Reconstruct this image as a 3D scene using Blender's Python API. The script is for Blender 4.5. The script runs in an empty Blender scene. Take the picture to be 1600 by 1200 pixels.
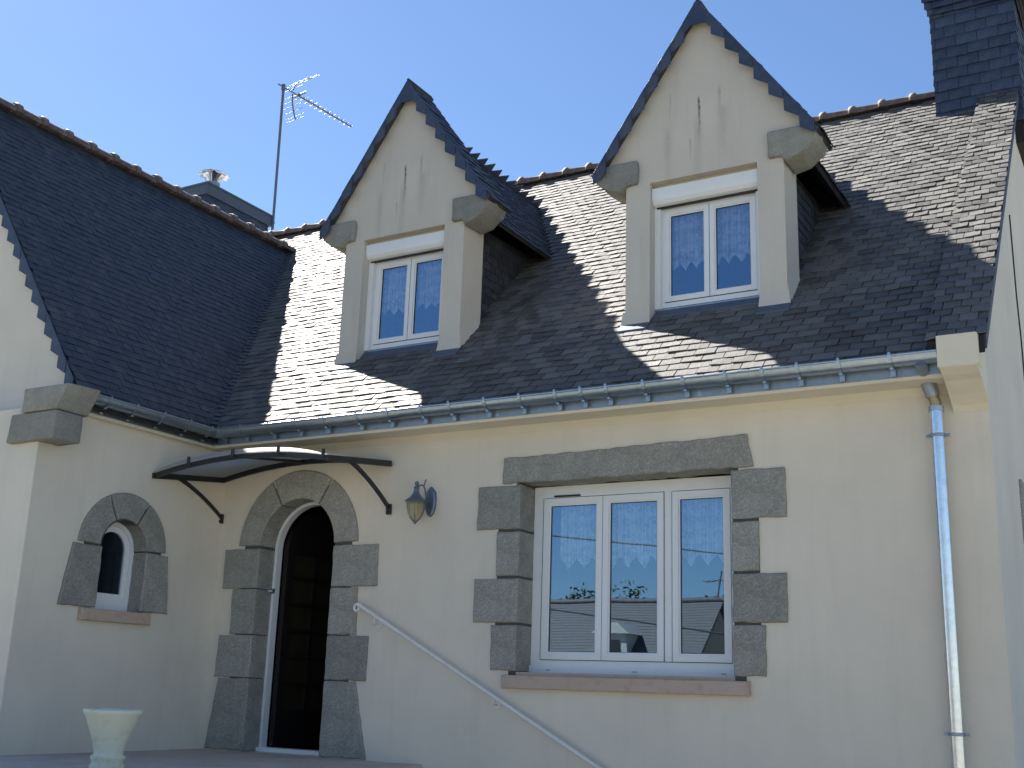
import bpy, math, random
from mathutils import Vector, Matrix
from mathutils.geometry import tessellate_polygon
random.seed(7)
S = bpy.context.scene
COL = S.collection
PI = math.pi

# ------------------------------------------------------------------ camera
cam = bpy.data.cameras.new('camera'); camo = bpy.data.objects.new('camera', cam); COL.objects.link(camo)
CAM = Vector((7.598, -7.808, 0.585))
_yaw, _pit, _rol = 0.5303, 0.2584, 0.0337
_f = Vector((-0.48839558, 0.83436246, 0.25555634)); _r = Vector((0.8668596, 0.49749958, 0.03238198)); _u = Vector((0.10012086, -0.23734668, 0.96625171))
M = Matrix(((_r.x, _u.x, -_f.x, CAM.x), (_r.y, _u.y, -_f.y, CAM.y), (_r.z, _u.z, -_f.z, CAM.z), (0, 0, 0, 1)))
camo.matrix_world = M
cam.sensor_width = 36; cam.lens = 1805.4 / 1600 * 36; cam.clip_start = .05; cam.clip_end = 2000
S.camera = camo
# ------------------------------------------------------------------ sky and sun
SUN = Vector((-.875, .37, 1)).normalized()
el = math.asin(SUN.z); az = math.atan2(SUN.x, SUN.y)
W = bpy.data.worlds.new('World'); S.world = W; W.use_nodes = True
wn = W.node_tree; wn.nodes.clear()
sky = wn.nodes.new('ShaderNodeTexSky'); sky.sky_type = 'NISHITA'; sky.sun_disc = False
sky.sun_elevation = el; sky.sun_rotation = az; sky.altitude = 50; sky.air_density = 1.0; sky.dust_density = .16; sky.ozone_density = 6.0
bg = wn.nodes.new('ShaderNodeBackground'); bg.inputs[1].default_value = .052
wo = wn.nodes.new('ShaderNodeOutputWorld')
wn.links.new(sky.outputs[0], bg.inputs[0]); wn.links.new(bg.outputs[0], wo.inputs[0])
sl = bpy.data.lights.new('sun', 'SUN'); sl.energy = 5.0; sl.angle = math.radians(.53); sl.color = (1, .95, .87)
so = bpy.data.objects.new('sun', sl); COL.objects.link(so)
so.rotation_euler = SUN.to_track_quat('Z', 'Y').to_euler(); so.location = SUN * 60
S.view_settings.view_transform = 'Standard'; S.view_settings.look = 'None'; S.view_settings.gamma = 1
S.view_settings.exposure = 1.68
S.cycles.max_bounces = 8; S.cycles.transparent_max_bounces = 12

# ------------------------------------------------------------------ materials
def mat(name, base=(.5, .5, .5), rough=.6, metal=0, spec=.5):
    m = bpy.data.materials.new(name); m.use_nodes = True
    b = m.node_tree.nodes['Principled BSDF']
    b.inputs['Base Color'].default_value = (*base, 1); b.inputs['Roughness'].default_value = rough
    b.inputs['Metallic'].default_value = metal; b.inputs['Specular IOR Level'].default_value = spec
    return m
class N:
    def __init__(s, m): s.m = m; s.t = m.node_tree; s.b = s.t.nodes['Principled BSDF']; s.tc = s.t.nodes.new('ShaderNodeTexCoord')
    def n(s, typ, **kw):
        x = s.t.nodes.new(typ)
        for k, v in kw.items():
            if k.startswith('i_'): x.inputs[k[2:].replace('_', ' ')].default_value = v
            else: setattr(x, k, v)
        return x
    def l(s, a, b): s.t.links.new(a, b)
    def noise(s, scale, detail=4, rough=.6, mapping=None, coord='Object'):
        x = s.n('ShaderNodeTexNoise'); x.inputs['Scale'].default_value = scale; x.inputs['Detail'].default_value = detail; x.inputs['Roughness'].default_value = rough
        src = s.tc.outputs[coord]
        if mapping:
            mp = s.n('ShaderNodeMapping'); mp.inputs['Scale'].default_value = mapping; s.l(src, mp.inputs[0]); src = mp.outputs[0]
        s.l(src, x.inputs['Vector']); return x.outputs['Fac']
    def ramp(s, fac, *stops):
        r = s.n('ShaderNodeValToRGB'); e = r.color_ramp.elements
        while len(e) < len(stops): e.new(.5)
        for k, (p, c) in enumerate(stops):
            e[k].position = p; e[k].color = (*c, 1) if not isinstance(c, (int, float)) else (c, c, c, 1)
        s.l(fac, r.inputs[0]); return r.outputs[0]
    def mix(s, a, b, f, mode='MIX'):
        x = s.n('ShaderNodeMix', data_type='RGBA', blend_type=mode)
        for v, i in ((f, 0), (a, 6), (b, 7)):
            if hasattr(v, 'is_linked'): s.l(v, x.inputs[i])
            elif isinstance(v, (int, float)): x.inputs[i].default_value = v
            else: x.inputs[i].default_value = (*v, 1)
        return x.outputs[2]
    def math(s, op, a, b=None, clamp=False):
        x = s.n('ShaderNodeMath', operation=op, use_clamp=clamp)
        for v, i in ((a, 0), (b, 1)):
            if v is None: continue
            if hasattr(v, 'is_linked'): s.l(v, x.inputs[i])
            else: x.inputs[i].default_value = v
        return x.outputs[0]
    def color(s, c): s.l(c, s.b.inputs['Base Color'])
    def rough(s, c): s.l(c, s.b.inputs['Roughness'])
    def bump(s, h, dist=.002, strength=1.0, prev=None):
        x = s.n('ShaderNodeBump'); x.inputs['Distance'].default_value = dist; x.inputs['Strength'].default_value = strength
        s.l(h, x.inputs['Height'])
        if prev: s.l(prev, x.inputs['Normal'])
        s.l(x.outputs[0], s.b.inputs['Normal']); return x.outputs[0]

def plaster(name, c, streaks=(), grime=.25):
    m = mat(name, c, .92, 0, .25); k = N(m)
    big = k.ramp(k.noise(.9, 5, .6), (.3, .90), (.7, 1.04))
    col = k.mix(c, big, 1.0, 'MULTIPLY')
    runs = k.ramp(k.noise(3.0, 6, .65, (2.2, 2.2, .22)), (.50, 0.0), (.78, 1.0))
    col = k.mix(col, (c[0] * .62, c[1] * .62, c[2] * .58), k.math('MULTIPLY', runs, grime))
    if streaks:
        sp = k.n('ShaderNodeSeparateXYZ'); k.l(k.tc.outputs['Object'], sp.inputs[0])
        wob = k.math('MULTIPLY', k.math('SUBTRACT', k.noise(9, 3), .5), .03)
        acc = None
        for (x0, z0, ln, wd, st) in streaks:
            dx = k.math('ABSOLUTE', k.math('SUBTRACT', k.math('ADD', sp.outputs[0], wob), x0))
            ax = k.math('SUBTRACT', 1, k.math('DIVIDE', dx, wd), True)
            t = k.math('DIVIDE', k.math('SUBTRACT', z0, sp.outputs[2]), ln)
            up = k.math('MULTIPLY', t, 9, True)
            dn = k.math('SUBTRACT', 1, t, True)
            v = k.math('MULTIPLY', k.math('MULTIPLY', ax, up), k.math('MULTIPLY', dn, st))
            acc = v if acc is None else k.math('MAXIMUM', acc, v)
        acc = k.math('MULTIPLY', acc, k.ramp(k.noise(30, 4), (.3, .5), (.6, 1)), True)
        col = k.mix(col, (.05, .05, .045), acc)
    k.color(col)
    h = k.noise(160, 5, .7); k.bump(h, .004, .55, k.bump(k.noise(28, 4), .006, .35))
    return m
CREAM = (.73, .66, .55)
m_plaster = plaster('cream_plaster', CREAM, grime=.18)
m_gable = plaster('pale_gable_plaster', (.70, .65, .56), grime=.18)
m_dormer = plaster('dormer_plaster', (.62, .57, .49), ((-.02, 5.42, .55, .016, 1.3), (-.03, 5.25, .8, .05, .35), (.16, 5.48, .5, .018, .45), (.18, 5.3, .5, .05, .25), (-.28, 5.5, .35, .012, .4), (-.3, 5.2, .9, .04, .28), (-.1, 5.05, .25, .01, .55), (.42, 4.7, 1.2, .03, .25)), .3)
m_pillar = m_dormer
m_soffit = plaster('soffit_paint', (.76, .69, .55), grime=.1)

def granite(name='granite', c=(.32, .31, .275), sk=.38):
    m = mat(name, c, .9, 0, .3); k = N(m)
    oi = k.n('ShaderNodeObjectInfo')
    base = k.mix(c, k.ramp(oi.outputs['Random'], (0, .86), (1, 1.12)), 1.0, 'MULTIPLY')
    v = k.n('ShaderNodeTexVoronoi'); v.inputs['Scale'].default_value = 120; k.l(k.tc.outputs['Object'], v.inputs['Vector'])
    sp = k.n('ShaderNodeSeparateXYZ'); k.l(v.outputs['Color'], sp.inputs[0])
    speck = k.ramp(sp.outputs[0], (0, .35), (.25, .8), (.7, 1.1), (1, 1.9))
    col = k.mix(base, speck, .9 * sk, 'MULTIPLY')
    col = k.mix(col, k.ramp(k.noise(5, 6, .7), (.3, .78), (.7, 1.12)), 1.0, 'MULTIPLY')
    lich = k.ramp(k.noise(14, 6, .7), (.58, 0), (.72, .5))
    col = k.mix(col, (.30, .29, .22), lich)
    k.color(col)
    b1 = k.bump(k.noise(22, 6, .7), .02, .7); k.bump(k.noise(120, 5, .75), .006, .9 * sk, b1)
    return m
m_granite = granite()
m_granite_smooth = granite('corbel_granite', (.29, .283, .25), .22)
m_mortar = mat('grey_mortar', (.09, .085, .075), .95)

def slate(name, c, rough=(.42, .62), var=.35, spec=.5):
    m = mat(name, c, .5, 0, spec); k = N(m)
    oi = k.n('ShaderNodeObjectInfo'); at = k.n('ShaderNodeAttribute', attribute_name='tint')
    r = k.math('FRACT', k.math('ADD', at.outputs['Fac'], k.math('MULTIPLY', oi.outputs['Random'], 1)))
    f = k.ramp(r, (0, 1 - var), (.5, 1.0), (1, 1 + var))
    col = k.mix(c, f, 1.0, 'MULTIPLY')
    n1 = k.noise(6, 6, .7)
    col = k.mix(col, (.20, .19, .165), k.ramp(n1, (.48, 0), (.75, .34)))
    col = k.mix(col, (c[0] * .5, c[1] * .5, c[2] * .5), k.ramp(k.noise(55, 4, .7), (.5, 0), (.8, .6)))
    k.color(col)
    rr = k.math('ADD', k.math('MULTIPLY', r, rough[1] - rough[0]), rough[0]); k.rough(rr)
    k.bump(k.noise(75, 5, .6), .004, .55, k.bump(k.noise(14, 3, .5, (1, 1, 1)), .012, .35))
    return m
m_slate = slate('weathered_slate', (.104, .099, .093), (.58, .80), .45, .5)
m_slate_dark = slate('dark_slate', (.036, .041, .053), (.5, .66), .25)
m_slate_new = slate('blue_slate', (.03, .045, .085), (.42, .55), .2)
m_deck = mat('roof_batten', (.02, .02, .022), .9)

def metal(name, c, r, vari=.1, mt=1.0):
    m = mat(name, c, r, mt); k = N(m)
    n1 = k.noise(7, 5, .65)
    k.rough(k.ramp(n1, (.3, max(r - vari, .05)), (.7, r + vari)))
    k.color(k.mix(c, (c[0] * .7, c[1] * .7, c[2] * .72), k.ramp(k.noise(22, 4), (.45, 0), (.75, .6))))
    k.bump(k.noise(9, 3), .004, .25)
    return m
m_zinc = metal('galvanised_zinc', (.42, .50, .58), .38)
m_zinc_dull = metal('dull_zinc', (.33, .37, .42), .5, .1, .8)
m_lead = metal('lead_flashing', (.10, .12, .15), .62, .08, .3)
m_fascia = metal('zinc_fascia', (.30, .36, .44), .42, .08, .7)
m_steel = metal('bright_steel', (.75, .76, .78), .22, .06)
m_copper = metal('brass_collar', (.45, .35, .2), .45)
m_aerial = metal('aerial_metal', (.18, .2, .23), .5, .1, .6)
def painted(name, c, r=.45, b=0.0, dirt=.1):
    m = mat(name, c, r); k = N(m)
    k.color(k.mix(c, (c[0] * .72, c[1] * .7, c[2] * .64), k.ramp(k.noise(11, 5, .7), (.5, 0), (.8, dirt * 2))))
    k.rough(k.ramp(k.noise(30, 3), (.3, r - .06), (.7, r + .08)))
    return m
m_pvc = painted('white_pvc', (.78, .79, .79), .34)
m_beige = painted('beige_trim', (.55, .47, .33), .7)
m_gasket = mat('black_gasket', (.02, .02, .022), .6)
m_black = painted('black_powder_coat', (.018, .02, .024), .42)
m_lamp = metal('pewter_paint', (.16, .19, .25), .45, .1, .6)
m_white_iron = painted('white_painted_iron', (.74, .71, .66), .5, dirt=.4)
m_urn = painted('lime_washed_urn', (.74, .72, .55), .9, dirt=.5)
_k = N(m_urn); _k.bump(_k.noise(60, 5, .7), .004, .7)
m_terra = painted('terracotta_render', (.50, .38, .30), .85, dirt=.5)
def tilemat():
    m = mat('clay_ridge_tile', (.22, .10, .06), .7); k = N(m)
    col = k.ramp(k.noise(9, 6, .7), (.3, (.10, .08, .07)), (.5, (.16, .11, .09)), (.68, (.28, .25, .21)))
    k.color(col); k.bump(k.noise(60, 4), .005, .6); return m
m_tile = tilemat()
m_inner = mat('interior_wall', (.18, .16, .14), .9)
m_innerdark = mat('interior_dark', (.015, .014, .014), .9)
m_wood = mat('dark_stained_wood', (.012, .010, .010), .6, 0, .3)
m_doorglass = mat('amber_door_glass', (.035, .03, .018), .2)
m_floor = mat('interior_tiles', (.08, .06, .05), .4)

def glassmat(name, r0=.13, tint=(.93, .96, .95), rough=.0, coat=(.52, .74, 1.0)):
    m = bpy.data.materials.new(name); m.use_nodes = True; t = m.node_tree; t.nodes.clear(); L = t.links.new
    o = t.nodes.new('ShaderNodeOutputMaterial'); mx = t.nodes.new('ShaderNodeMixShader')
    ge = t.nodes.new('ShaderNodeNewGeometry'); dt = t.nodes.new('ShaderNodeVectorMath'); dt.operation = 'DOT_PRODUCT'
    L(ge.outputs['Incoming'], dt.inputs[0]); L(ge.outputs['Normal'], dt.inputs[1])
    def mt(op, a, b=None):
        x = t.nodes.new('ShaderNodeMath'); x.operation = op
        for v, q in ((a, 0), (b, 1)):
            if v is None: continue
            if hasattr(v, 'is_linked'): L(v, x.inputs[q])
            else: x.inputs[q].default_value = v
        return x.outputs[0]
    c = mt('ABSOLUTE', dt.outputs['Value']); f = mt('ADD', mt('MULTIPLY', mt('POWER', mt('SUBTRACT', 1, c), 5), 1 - r0), r0)
    g = t.nodes.new('ShaderNodeBsdfGlossy'); g.inputs['Roughness'].default_value = rough; g.inputs['Color'].default_value = (*coat, 1)
    tr = t.nodes.new('ShaderNodeBsdfTransparent'); tr.inputs[0].default_value = (*tint, 1)
    tc = t.nodes.new('ShaderNodeTexCoord'); no = t.nodes.new('ShaderNodeTexNoise'); no.inputs['Scale'].default_value = 1.6; no.inputs['Detail'].default_value = 1
    bp = t.nodes.new('ShaderNodeBump'); bp.inputs['Distance'].default_value = .0015; bp.inputs['Strength'].default_value = .35
    L(tc.outputs['Object'], no.inputs['Vector']); L(no.outputs['Fac'], bp.inputs['Height']); L(bp.outputs[0], g.inputs['Normal'])
    L(f, mx.inputs[0]); L(tr.outputs[0], mx.inputs[1]); L(g.outputs[0], mx.inputs[2]); L(mx.outputs[0], o.inputs[0])
    return m
m_glass = glassmat('window_glass', .23)
m_glass_dark = glassmat('frosted_glass', .13, (.35, .4, .42), .1)
m_lampglass = mat('seeded_amber_glass', (.62, .56, .38), .25)
_b = m_lampglass.node_tree.nodes['Principled BSDF']; _b.inputs['Transmission Weight'].default_value = .75; _b.inputs['IOR'].default_value = 1.2
def sheetmat(name='milky_polycarbonate', f1=.6, tc_=(.88, .85, .80, 1)):
    m = bpy.data.materials.new(name); m.use_nodes = True; t = m.node_tree; t.nodes.clear()
    o = t.nodes.new('ShaderNodeOutputMaterial'); a = t.nodes.new('ShaderNodeMixShader'); a.inputs[0].default_value = f1
    tl = t.nodes.new('ShaderNodeBsdfTranslucent'); tl.inputs[0].default_value = tc_
    b = t.nodes.new('ShaderNodeMixShader'); b.inputs[0].default_value = .5
    tr = t.nodes.new('ShaderNodeBsdfTransparent'); tr.inputs[0].default_value = (.55, .55, .53, 1)
    pr = t.nodes.new('ShaderNodeBsdfPrincipled'); pr.inputs['Base Color'].default_value = (.42, .40, .37, 1); pr.inputs['Roughness'].default_value = .25
    t.links.new(tr.outputs[0], b.inputs[1]); t.links.new(pr.outputs[0], b.inputs[2])
    t.links.new(tl.outputs[0], a.inputs[2]); t.links.new(b.outputs[0], a.inputs[1]); t.links.new(a.outputs[0], o.inputs[0]); return m
m_sheet = sheetmat(); m_lip = sheetmat('clear_sheet_edge', .92, (.95, .95, .95, 1))
def lacemat():
    m = bpy.data.materials.new('white_lace'); m.use_nodes = True; k = N(m); t = k.t
    o = [n for n in t.nodes if n.type == 'OUTPUT_MATERIAL'][0]
    k.b.inputs['Base Color'].default_value = (.85, .87, .9, 1); k.b.inputs['Roughness'].default_value = .9
    uv = k.n('ShaderNodeSeparateXYZ'); k.l(k.tc.outputs['Object'], uv.inputs[0])
    st = k.ramp(k.math('SINE', k.math('MULTIPLY', k.math('ADD', uv.outputs[0], uv.outputs[1]), 190)), (.2, .25), (.75, .72))
    vo = k.n('ShaderNodeTexVoronoi'); vo.inputs['Scale'].default_value = 34; k.l(k.tc.outputs['Object'], vo.inputs['Vector'])
    vr = k.ramp(vo.outputs['Distance'], (.15, .8), (.5, .35))
    fl = k.ramp(k.noise(13, 3), (.42, 0), (.56, .5))
    d = k.math('ADD', k.math('MULTIPLY', st, vr), k.math('MULTIPLY', fl, .5), True)
    d = k.math('ADD', d, .4, True)
    tr = k.n('ShaderNodeBsdfTransparent'); mx = k.n('ShaderNodeMixShader')
    tl = k.n('ShaderNodeBsdfTranslucent'); tl.inputs[0].default_value = (.8, .82, .85, 1); m2 = k.n('ShaderNodeMixShader'); m2.inputs[0].default_value = .3
    k.l(k.b.outputs[0], m2.inputs[1]); k.l(tl.outputs[0], m2.inputs[2])
    k.l(d, mx.inputs[0]); k.l(tr.outputs[0], mx.inputs[1]); k.l(m2.outputs[0], mx.inputs[2]); k.l(mx.outputs[0], o.inputs[0]); return m
m_lace = lacemat()
def groundmat():
    m = mat('gravel_drive', (.30, .27, .23), .95); k = N(m)
    grass = k.ramp(k.noise(.09, 4, .6), (.52, 0), (.58, 1))
    gr = k.ramp(k.noise(3, 8, .75), (.3, (.035, .06, .018)), (.7, (.10, .13, .04)))
    gv = k.ramp(k.noise(30, 8, .8), (.3, (.24, .215, .185)), (.7, (.40, .365, .315)))
    k.color(k.mix(gv, gr, grass)); k.bump(k.noise(40, 6), .03, .8); return m
m_ground = groundmat()
def concmat(name, c):
    m = mat(name, c, .85); k = N(m)
    k.color(k.mix(c, (c[0] * .6, c[1] * .6, c[2] * .6), k.ramp(k.noise(2.5, 7, .7), (.4, 0), (.75, .7)))); k.bump(k.noise(90, 5), .003, .5); return m
m_conc = concmat('terrace_concrete', (.55, .47, .40))
m_asphalt = concmat('road_asphalt', (.055, .055, .055))

# ------------------------------------------------------------------ mesh helpers
class MB:
    def __init__(s): s.v = []; s.f = []; s.t = []; s.sm = []
    def add(s, vs, fs, tint=None, smooth=False):
        o = len(s.v); s.v += [tuple(x) for x in vs]; s.f += [tuple(o + i for i in f) for f in fs]
        s.t += [tint if tint is not None else 0.0] * len(fs); s.sm += [smooth] * len(fs); return s
    def box(s, x0, x1, y0, y1, z0, z1, tint=None):
        return s.add([(x0, y0, z0), (x1, y0, z0), (x1, y1, z0), (x0, y1, z0), (x0, y0, z1), (x1, y0, z1), (x1, y1, z1), (x0, y1, z1)],
                     [(0, 3, 2, 1), (4, 5, 6, 7), (0, 1, 5, 4), (1, 2, 6, 5), (2, 3, 7, 6), (3, 0, 4, 7)], tint)
    def hexa(s, p, tint=None):   # 8 points, first four one side (ccw seen from outside reversed), last four other
        return s.add(p, [(0, 3, 2, 1), (4, 5, 6, 7), (0, 1, 5, 4), (1, 2, 6, 5), (2, 3, 7, 6), (3, 0, 4, 7)], tint)
    def tube(s, path, r, n=10, cap=True, squash=None):
        P_ = [Vector(p) for p in path]; k = len(P_); rr = r if isinstance(r, (list, tuple)) else [r] * k
        t0 = (P_[1] - P_[0]).normalized(); ref = Vector((0, 0, 1)) if abs(t0.z) < .9 else Vector((1, 0, 0))
        a = t0.cross(ref).normalized(); vs = []
        for i in range(k):
            t = (P_[min(i + 1, k - 1)] - P_[max(i - 1, 0)]).normalized()
            a = (a - t * a.dot(t)).normalized(); b = t.cross(a)
            for j in range(n):
                w = 2 * PI * j / n; vs.append(P_[i] + (a * math.cos(w) + b * math.sin(w)) * rr[i])
        fs = [(i * n + j, i * n + (j + 1) % n, (i + 1) * n + (j + 1) % n, (i + 1) * n + j) for i in range(k - 1) for j in range(n)]
        s.add(vs, fs, smooth=True)
        if cap: s.add(vs[:n], [tuple(reversed(range(n)))]); s.add(vs[-n:], [tuple(range(n))])
        return s
    def lathe(s, prof, c, n=24, smooth=True):
        vs = []; c = Vector(c)
        for (r, z) in prof:
            for j in range(n):
                w = 2 * PI * j / n; vs.append(c + Vector((r * math.cos(w), r * math.sin(w), z)))
        k = len(prof)
        fs = [(i * n + j, i * n + (j + 1) % n, (i + 1) * n + (j + 1) % n, (i + 1) * n + j) for i in range(k - 1) for j in range(n)]
        return s.add(vs, fs, smooth=smooth)
    def prism(s, poly, o, U_, V_, N_, d, ch=0.0):
        """polygon (u, v) in the frame o,U,V; outer face at o + N*0, body goes to -N*d; ch = chamfer of the outer face"""
        o = Vector(o); U_ = Vector(U_); V_ = Vector(V_); N_ = Vector(N_)
        ar = sum(poly[i][0] * poly[(i + 1) % len(poly)][1] - poly[(i + 1) % len(poly)][0] * poly[i][1] for i in range(len(poly)))
        if ar < 0: poly = list(reversed(poly))
        flip = U_.cross(V_).dot(N_) < 0
        n = len(poly); pt = lambda p, h: o + U_ * p[0] + V_ * p[1] + N_ * h
        ins = []
        for i in range(n):
            a = Vector(poly[i - 1]); b = Vector(poly[i]); c = Vector(poly[(i + 1) % n])
            e1 = (b - a).normalized() if (b - a).length > 1e-9 else Vector((1, 0)); e2 = (c - b).normalized() if (c - b).length > 1e-9 else e1
            nn = Vector((-e1.y - e2.y, e1.x + e2.x)); nn = nn.normalized() if nn.length > 1e-6 else Vector((-e1.y, e1.x))
            ins.append(tuple(b + nn * ch * 1.2))
        rings = [[pt(p, -d) for p in poly], [pt(p, -ch) for p in poly]]
        if ch: rings.append([pt(p, 0) for p in ins])
        vs = [v for r_ in rings for v in r_]; fs = []
        for k in range(len(rings) - 1):
            for i in range(n):
                j = (i + 1) % n; fs.append((k * n + i, k * n + j, (k + 1) * n + j, (k + 1) * n + i))
        fs.append(tuple(reversed(range(n)))); fs.append(tuple((len(rings) - 1) * n + i for i in range(n)))
        if flip: fs = [tuple(reversed(f)) for f in fs]
        return s.add(vs, fs)
    def mesh(s, name):
        me = bpy.data.meshes.new(name); me.from_pydata(s.v, [], s.f)
        me.polygons.foreach_set('use_smooth', s.sm)
        if any(s.t):
            a = me.attributes.new('tint', 'FLOAT', 'FACE'); a.data.foreach_set('value', s.t)
        me.update(); return me
    def obj(s, name, m, parent=None, loc=None, **props):
        me = s.mesh(name); me.materials.append(m)
        return link(name, me, parent, loc, **props)
def link(name, me, parent=None, loc=None, **props):
    o = bpy.data.objects.new(name, me); COL.objects.link(o)
    if parent: o.parent = parent
    if loc is not None: o.location = loc
    for k, v in props.items(): o[k] = v
    return o
def empty(name, loc, label, cat, group=None):
    o = bpy.data.objects.new(name, None); COL.objects.link(o); o.location = loc; o.empty_display_size = .2
    o['label'] = label; o['category'] = cat
    if group: o['group'] = group
    return o
def panel(mb, outer, holes, o, U_, V_, N_, d):
    """flat wall with holes; outer face at o, thickness d behind it"""
    o = Vector(o); U_ = Vector(U_); V_ = Vector(V_); N_ = Vector(N_)
    loops = [outer] + holes; pts = [p for l in loops for p in l]
    tris = tessellate_polygon([[Vector((p[0], p[1], 0)) for p in l] for l in loops])
    P3 = lambda p, h: o + U_ * p[0] + V_ * p[1] + N_ * h
    vs = [P3(p, 0) for p in pts] + [P3(p, -d) for p in pts]; n = len(pts); fs = []
    up = U_.cross(V_).dot(N_) > 0
    for t in tris:
        a, b, c = (Vector(pts[i]) for i in t); ccw = ((b - a).x * (c - a).y - (b - a).y * (c - a).x) > 0
        if ccw != up: t = (t[0], t[2], t[1])
        fs.append(tuple(t)); fs.append(tuple(n + i for i in reversed(t)))
    k = 0
    for li, l in enumerate(loops):
        ar = sum(l[i][0] * l[(i + 1) % len(l)][1] - l[(i + 1) % len(l)][0] * l[i][1] for i in range(len(l)))
        for i in range(len(l)):
            a = k + i; b = k + (i + 1) % len(l)
            f = (a, b, n + b, n + a)
            if ((ar > 0) == up) != (li > 0): f = tuple(reversed(f))
            fs.append(f)
        k += len(l)
    return mb.add(vs, fs)
def arc(cx, cz, r, a0, a1, n): return [(cx + r * math.cos(a0 + (a1 - a0) * i / n), cz + r * math.sin(a0 + (a1 - a0) * i / n)) for i in range(n + 1)]
def ragged(poly, step=.07, j=.004):
    out = []
    n = len(poly)
    for i in range(n):
        a = Vector(poly[i]); b = Vector(poly[(i + 1) % n]); L = (b - a).length; k = max(1, int(L / step))
        for q in range(k):
            p = a.lerp(b, q / k)
            if k > 1 and q: p = p + Vector((random.uniform(-j, j), random.uniform(-j, j)))
            out.append(tuple(p))
    return out
X_, Y_, Z_ = Vector((1, 0, 0)), Vector((0, 1, 0)), Vector((0, 0, 1))

def slates(plane, rows, width, expo, v0, v1, thick=.006, up=.012, parts=None, seed=1, cut=.0, jit=.004, vc=None, gap=.0024, wob=.008):
    """plane = (o, U, V, N); rows(v) -> [(u0, u1), ...]; returns list of (8 points, tint)"""
    rnd = random.Random(seed); o, U_, V_, N_ = (Vector(q) for q in plane); out = []
    k = 0; v = v0
    while v < v1 - .02:
        ln = expo * 1.5
        off = (k % 2) * width / 2 + rnd.uniform(-.01, .01)
        for (a, b) in rows(v + expo * .5):
            u = math.floor((a - off) / width) * width + off
            while u < b:
                wv = width * 1.0
                l = max(u, a) + gap; r = min(u + wv, b) - gap
                if r - l > .018:
                    vb = v + rnd.uniform(-jit, jit); vt = min(v + ln, (vc or v1) + .02)
                    tl = rnd.uniform(-.003, wob); tr = rnd.uniform(-.003, wob); sk = rnd.uniform(-.003, .003)
                    cc = cut if rnd.random() < .8 else 0
                    q = lambda uu, vv, h: o + U_ * uu + V_ * vv + N_ * h
                    p = [q(l, vb + sk + cc * 0, up + tl - thick), q(r, vb - sk, up + tr - thick), q(r - cc * 0, vt, .001), q(l, vt, .001),
                         q(l, vb + sk, up + tl), q(r, vb - sk, up + tr), q(r, vt, .003), q(l, vt, .003)]
                    out.append((p, rnd.random()))
                u += wv
        v += expo; k += 1
    return out
def slates_obj(name, sl, m, parent, stuff=True):
    mb = MB()
    for p, t in sl: mb.hexa(p, max(t, .001))
    o = mb.obj(name, m, parent)
    if stuff: o['kind'] = 'stuff'
    return o

# ================================================================== SETTING
gs = []
def gz(x, y):
    t = min(max((-y - 9) / 12, 0), 1); t = t * t * (3 - 2 * t)
    return -1.02 - 1.9 * t
mb = MB(); xs = [-400, -120, -50, -30, -20, -12, -6, 0, 6, 12, 20, 30, 50, 120, 400]; ys = [-400, -120, -60, -40, -30, -24, -21, -19, -17, -15, -13, -11, -9, -6, 0, 10, 30, 80, 400]
vs = [(x, y, gz(x, y)) for y in ys for x in xs]; nx = len(xs)
mb.add(vs, [(j * nx + i, j * nx + i + 1, (j + 1) * nx + i + 1, (j + 1) * nx + i) for j in range(len(ys) - 1) for i in range(nx - 1)], smooth=True)
mb.obj('ground', m_ground, kind='structure')
mb = MB(); mb.box(-120, 120, -17.9, -13.4, -2.9, -2.85)
# the road runs along the foot of the drive
mb = MB(); mb.add([(-120, -20.4, gz(0, -20.4) + .03), (120, -20.4, gz(0, -20.4) + .03), (120, -16.6, gz(0, -16.6) + .03), (-120, -16.6, gz(0, -16.6) + .03), (-120, -19, gz(0, -19) + .05), (120, -19, gz(0, -19) + .05), (120, -18, gz(0, -18) + .05), (-120, -18, gz(0, -18) + .05)], [(0, 1, 5, 4), (4, 5, 6, 7), (7, 6, 2, 3)])
mb.obj('road', m_asphalt, kind='structure')
# terrace with its flight of steps
mb = MB(); mb.box(-5.4, 2.34, -3.6, -.003, -1.1, 0.0)
mb.obj('terrace', m_conc, kind='structure')
mb = MB()
for i in range(5):
    mb.box(2.345 + i * .32, 2.345 + (i + 1) * .32 - .004, -1.35, -.003, -1.1, -.17 * (i + 1) + .0)
o = mb.obj('stair', m_conc, kind='structure')

# ================================================================== THE HOUSE
house = empty('house', (0, 0, 0), 'cream rendered house with granite window stones and a steep slate roof with two dormers', 'house')
XR = 6.61
# main roof plane: z = 2.757 + .963 (y + .326)
TM = .963; TA = math.atan(TM); ca, sa = math.cos(TA), math.sin(TA)
RY, RZ = 3.767, 6.70
zm = lambda y: 2.757 + TM * (y + .326)
TW = 1.40; KW = 2.88
zw = lambda x: KW - TW * x
WX = -2.305; WZ = zw(WX)          # wing ridge
WY0 = -1.78                        # wing verge

def arch_hole(cx, z0, zs, r, n=18, grow=0.0):
    rr = r + grow
    return [(cx - rr, z0 - grow * 0), (cx + rr, z0)] + arc(cx, zs, rr, 0, PI, n)
DX0, DX1 = .502, 1.328; DXC = (DX0 + DX1) / 2; DR = (DX1 - DX0) / 2; DZS = 1.737
WX0, WX1, WZ0, WZ1 = 3.149, 4.865, .72, 2.15
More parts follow.
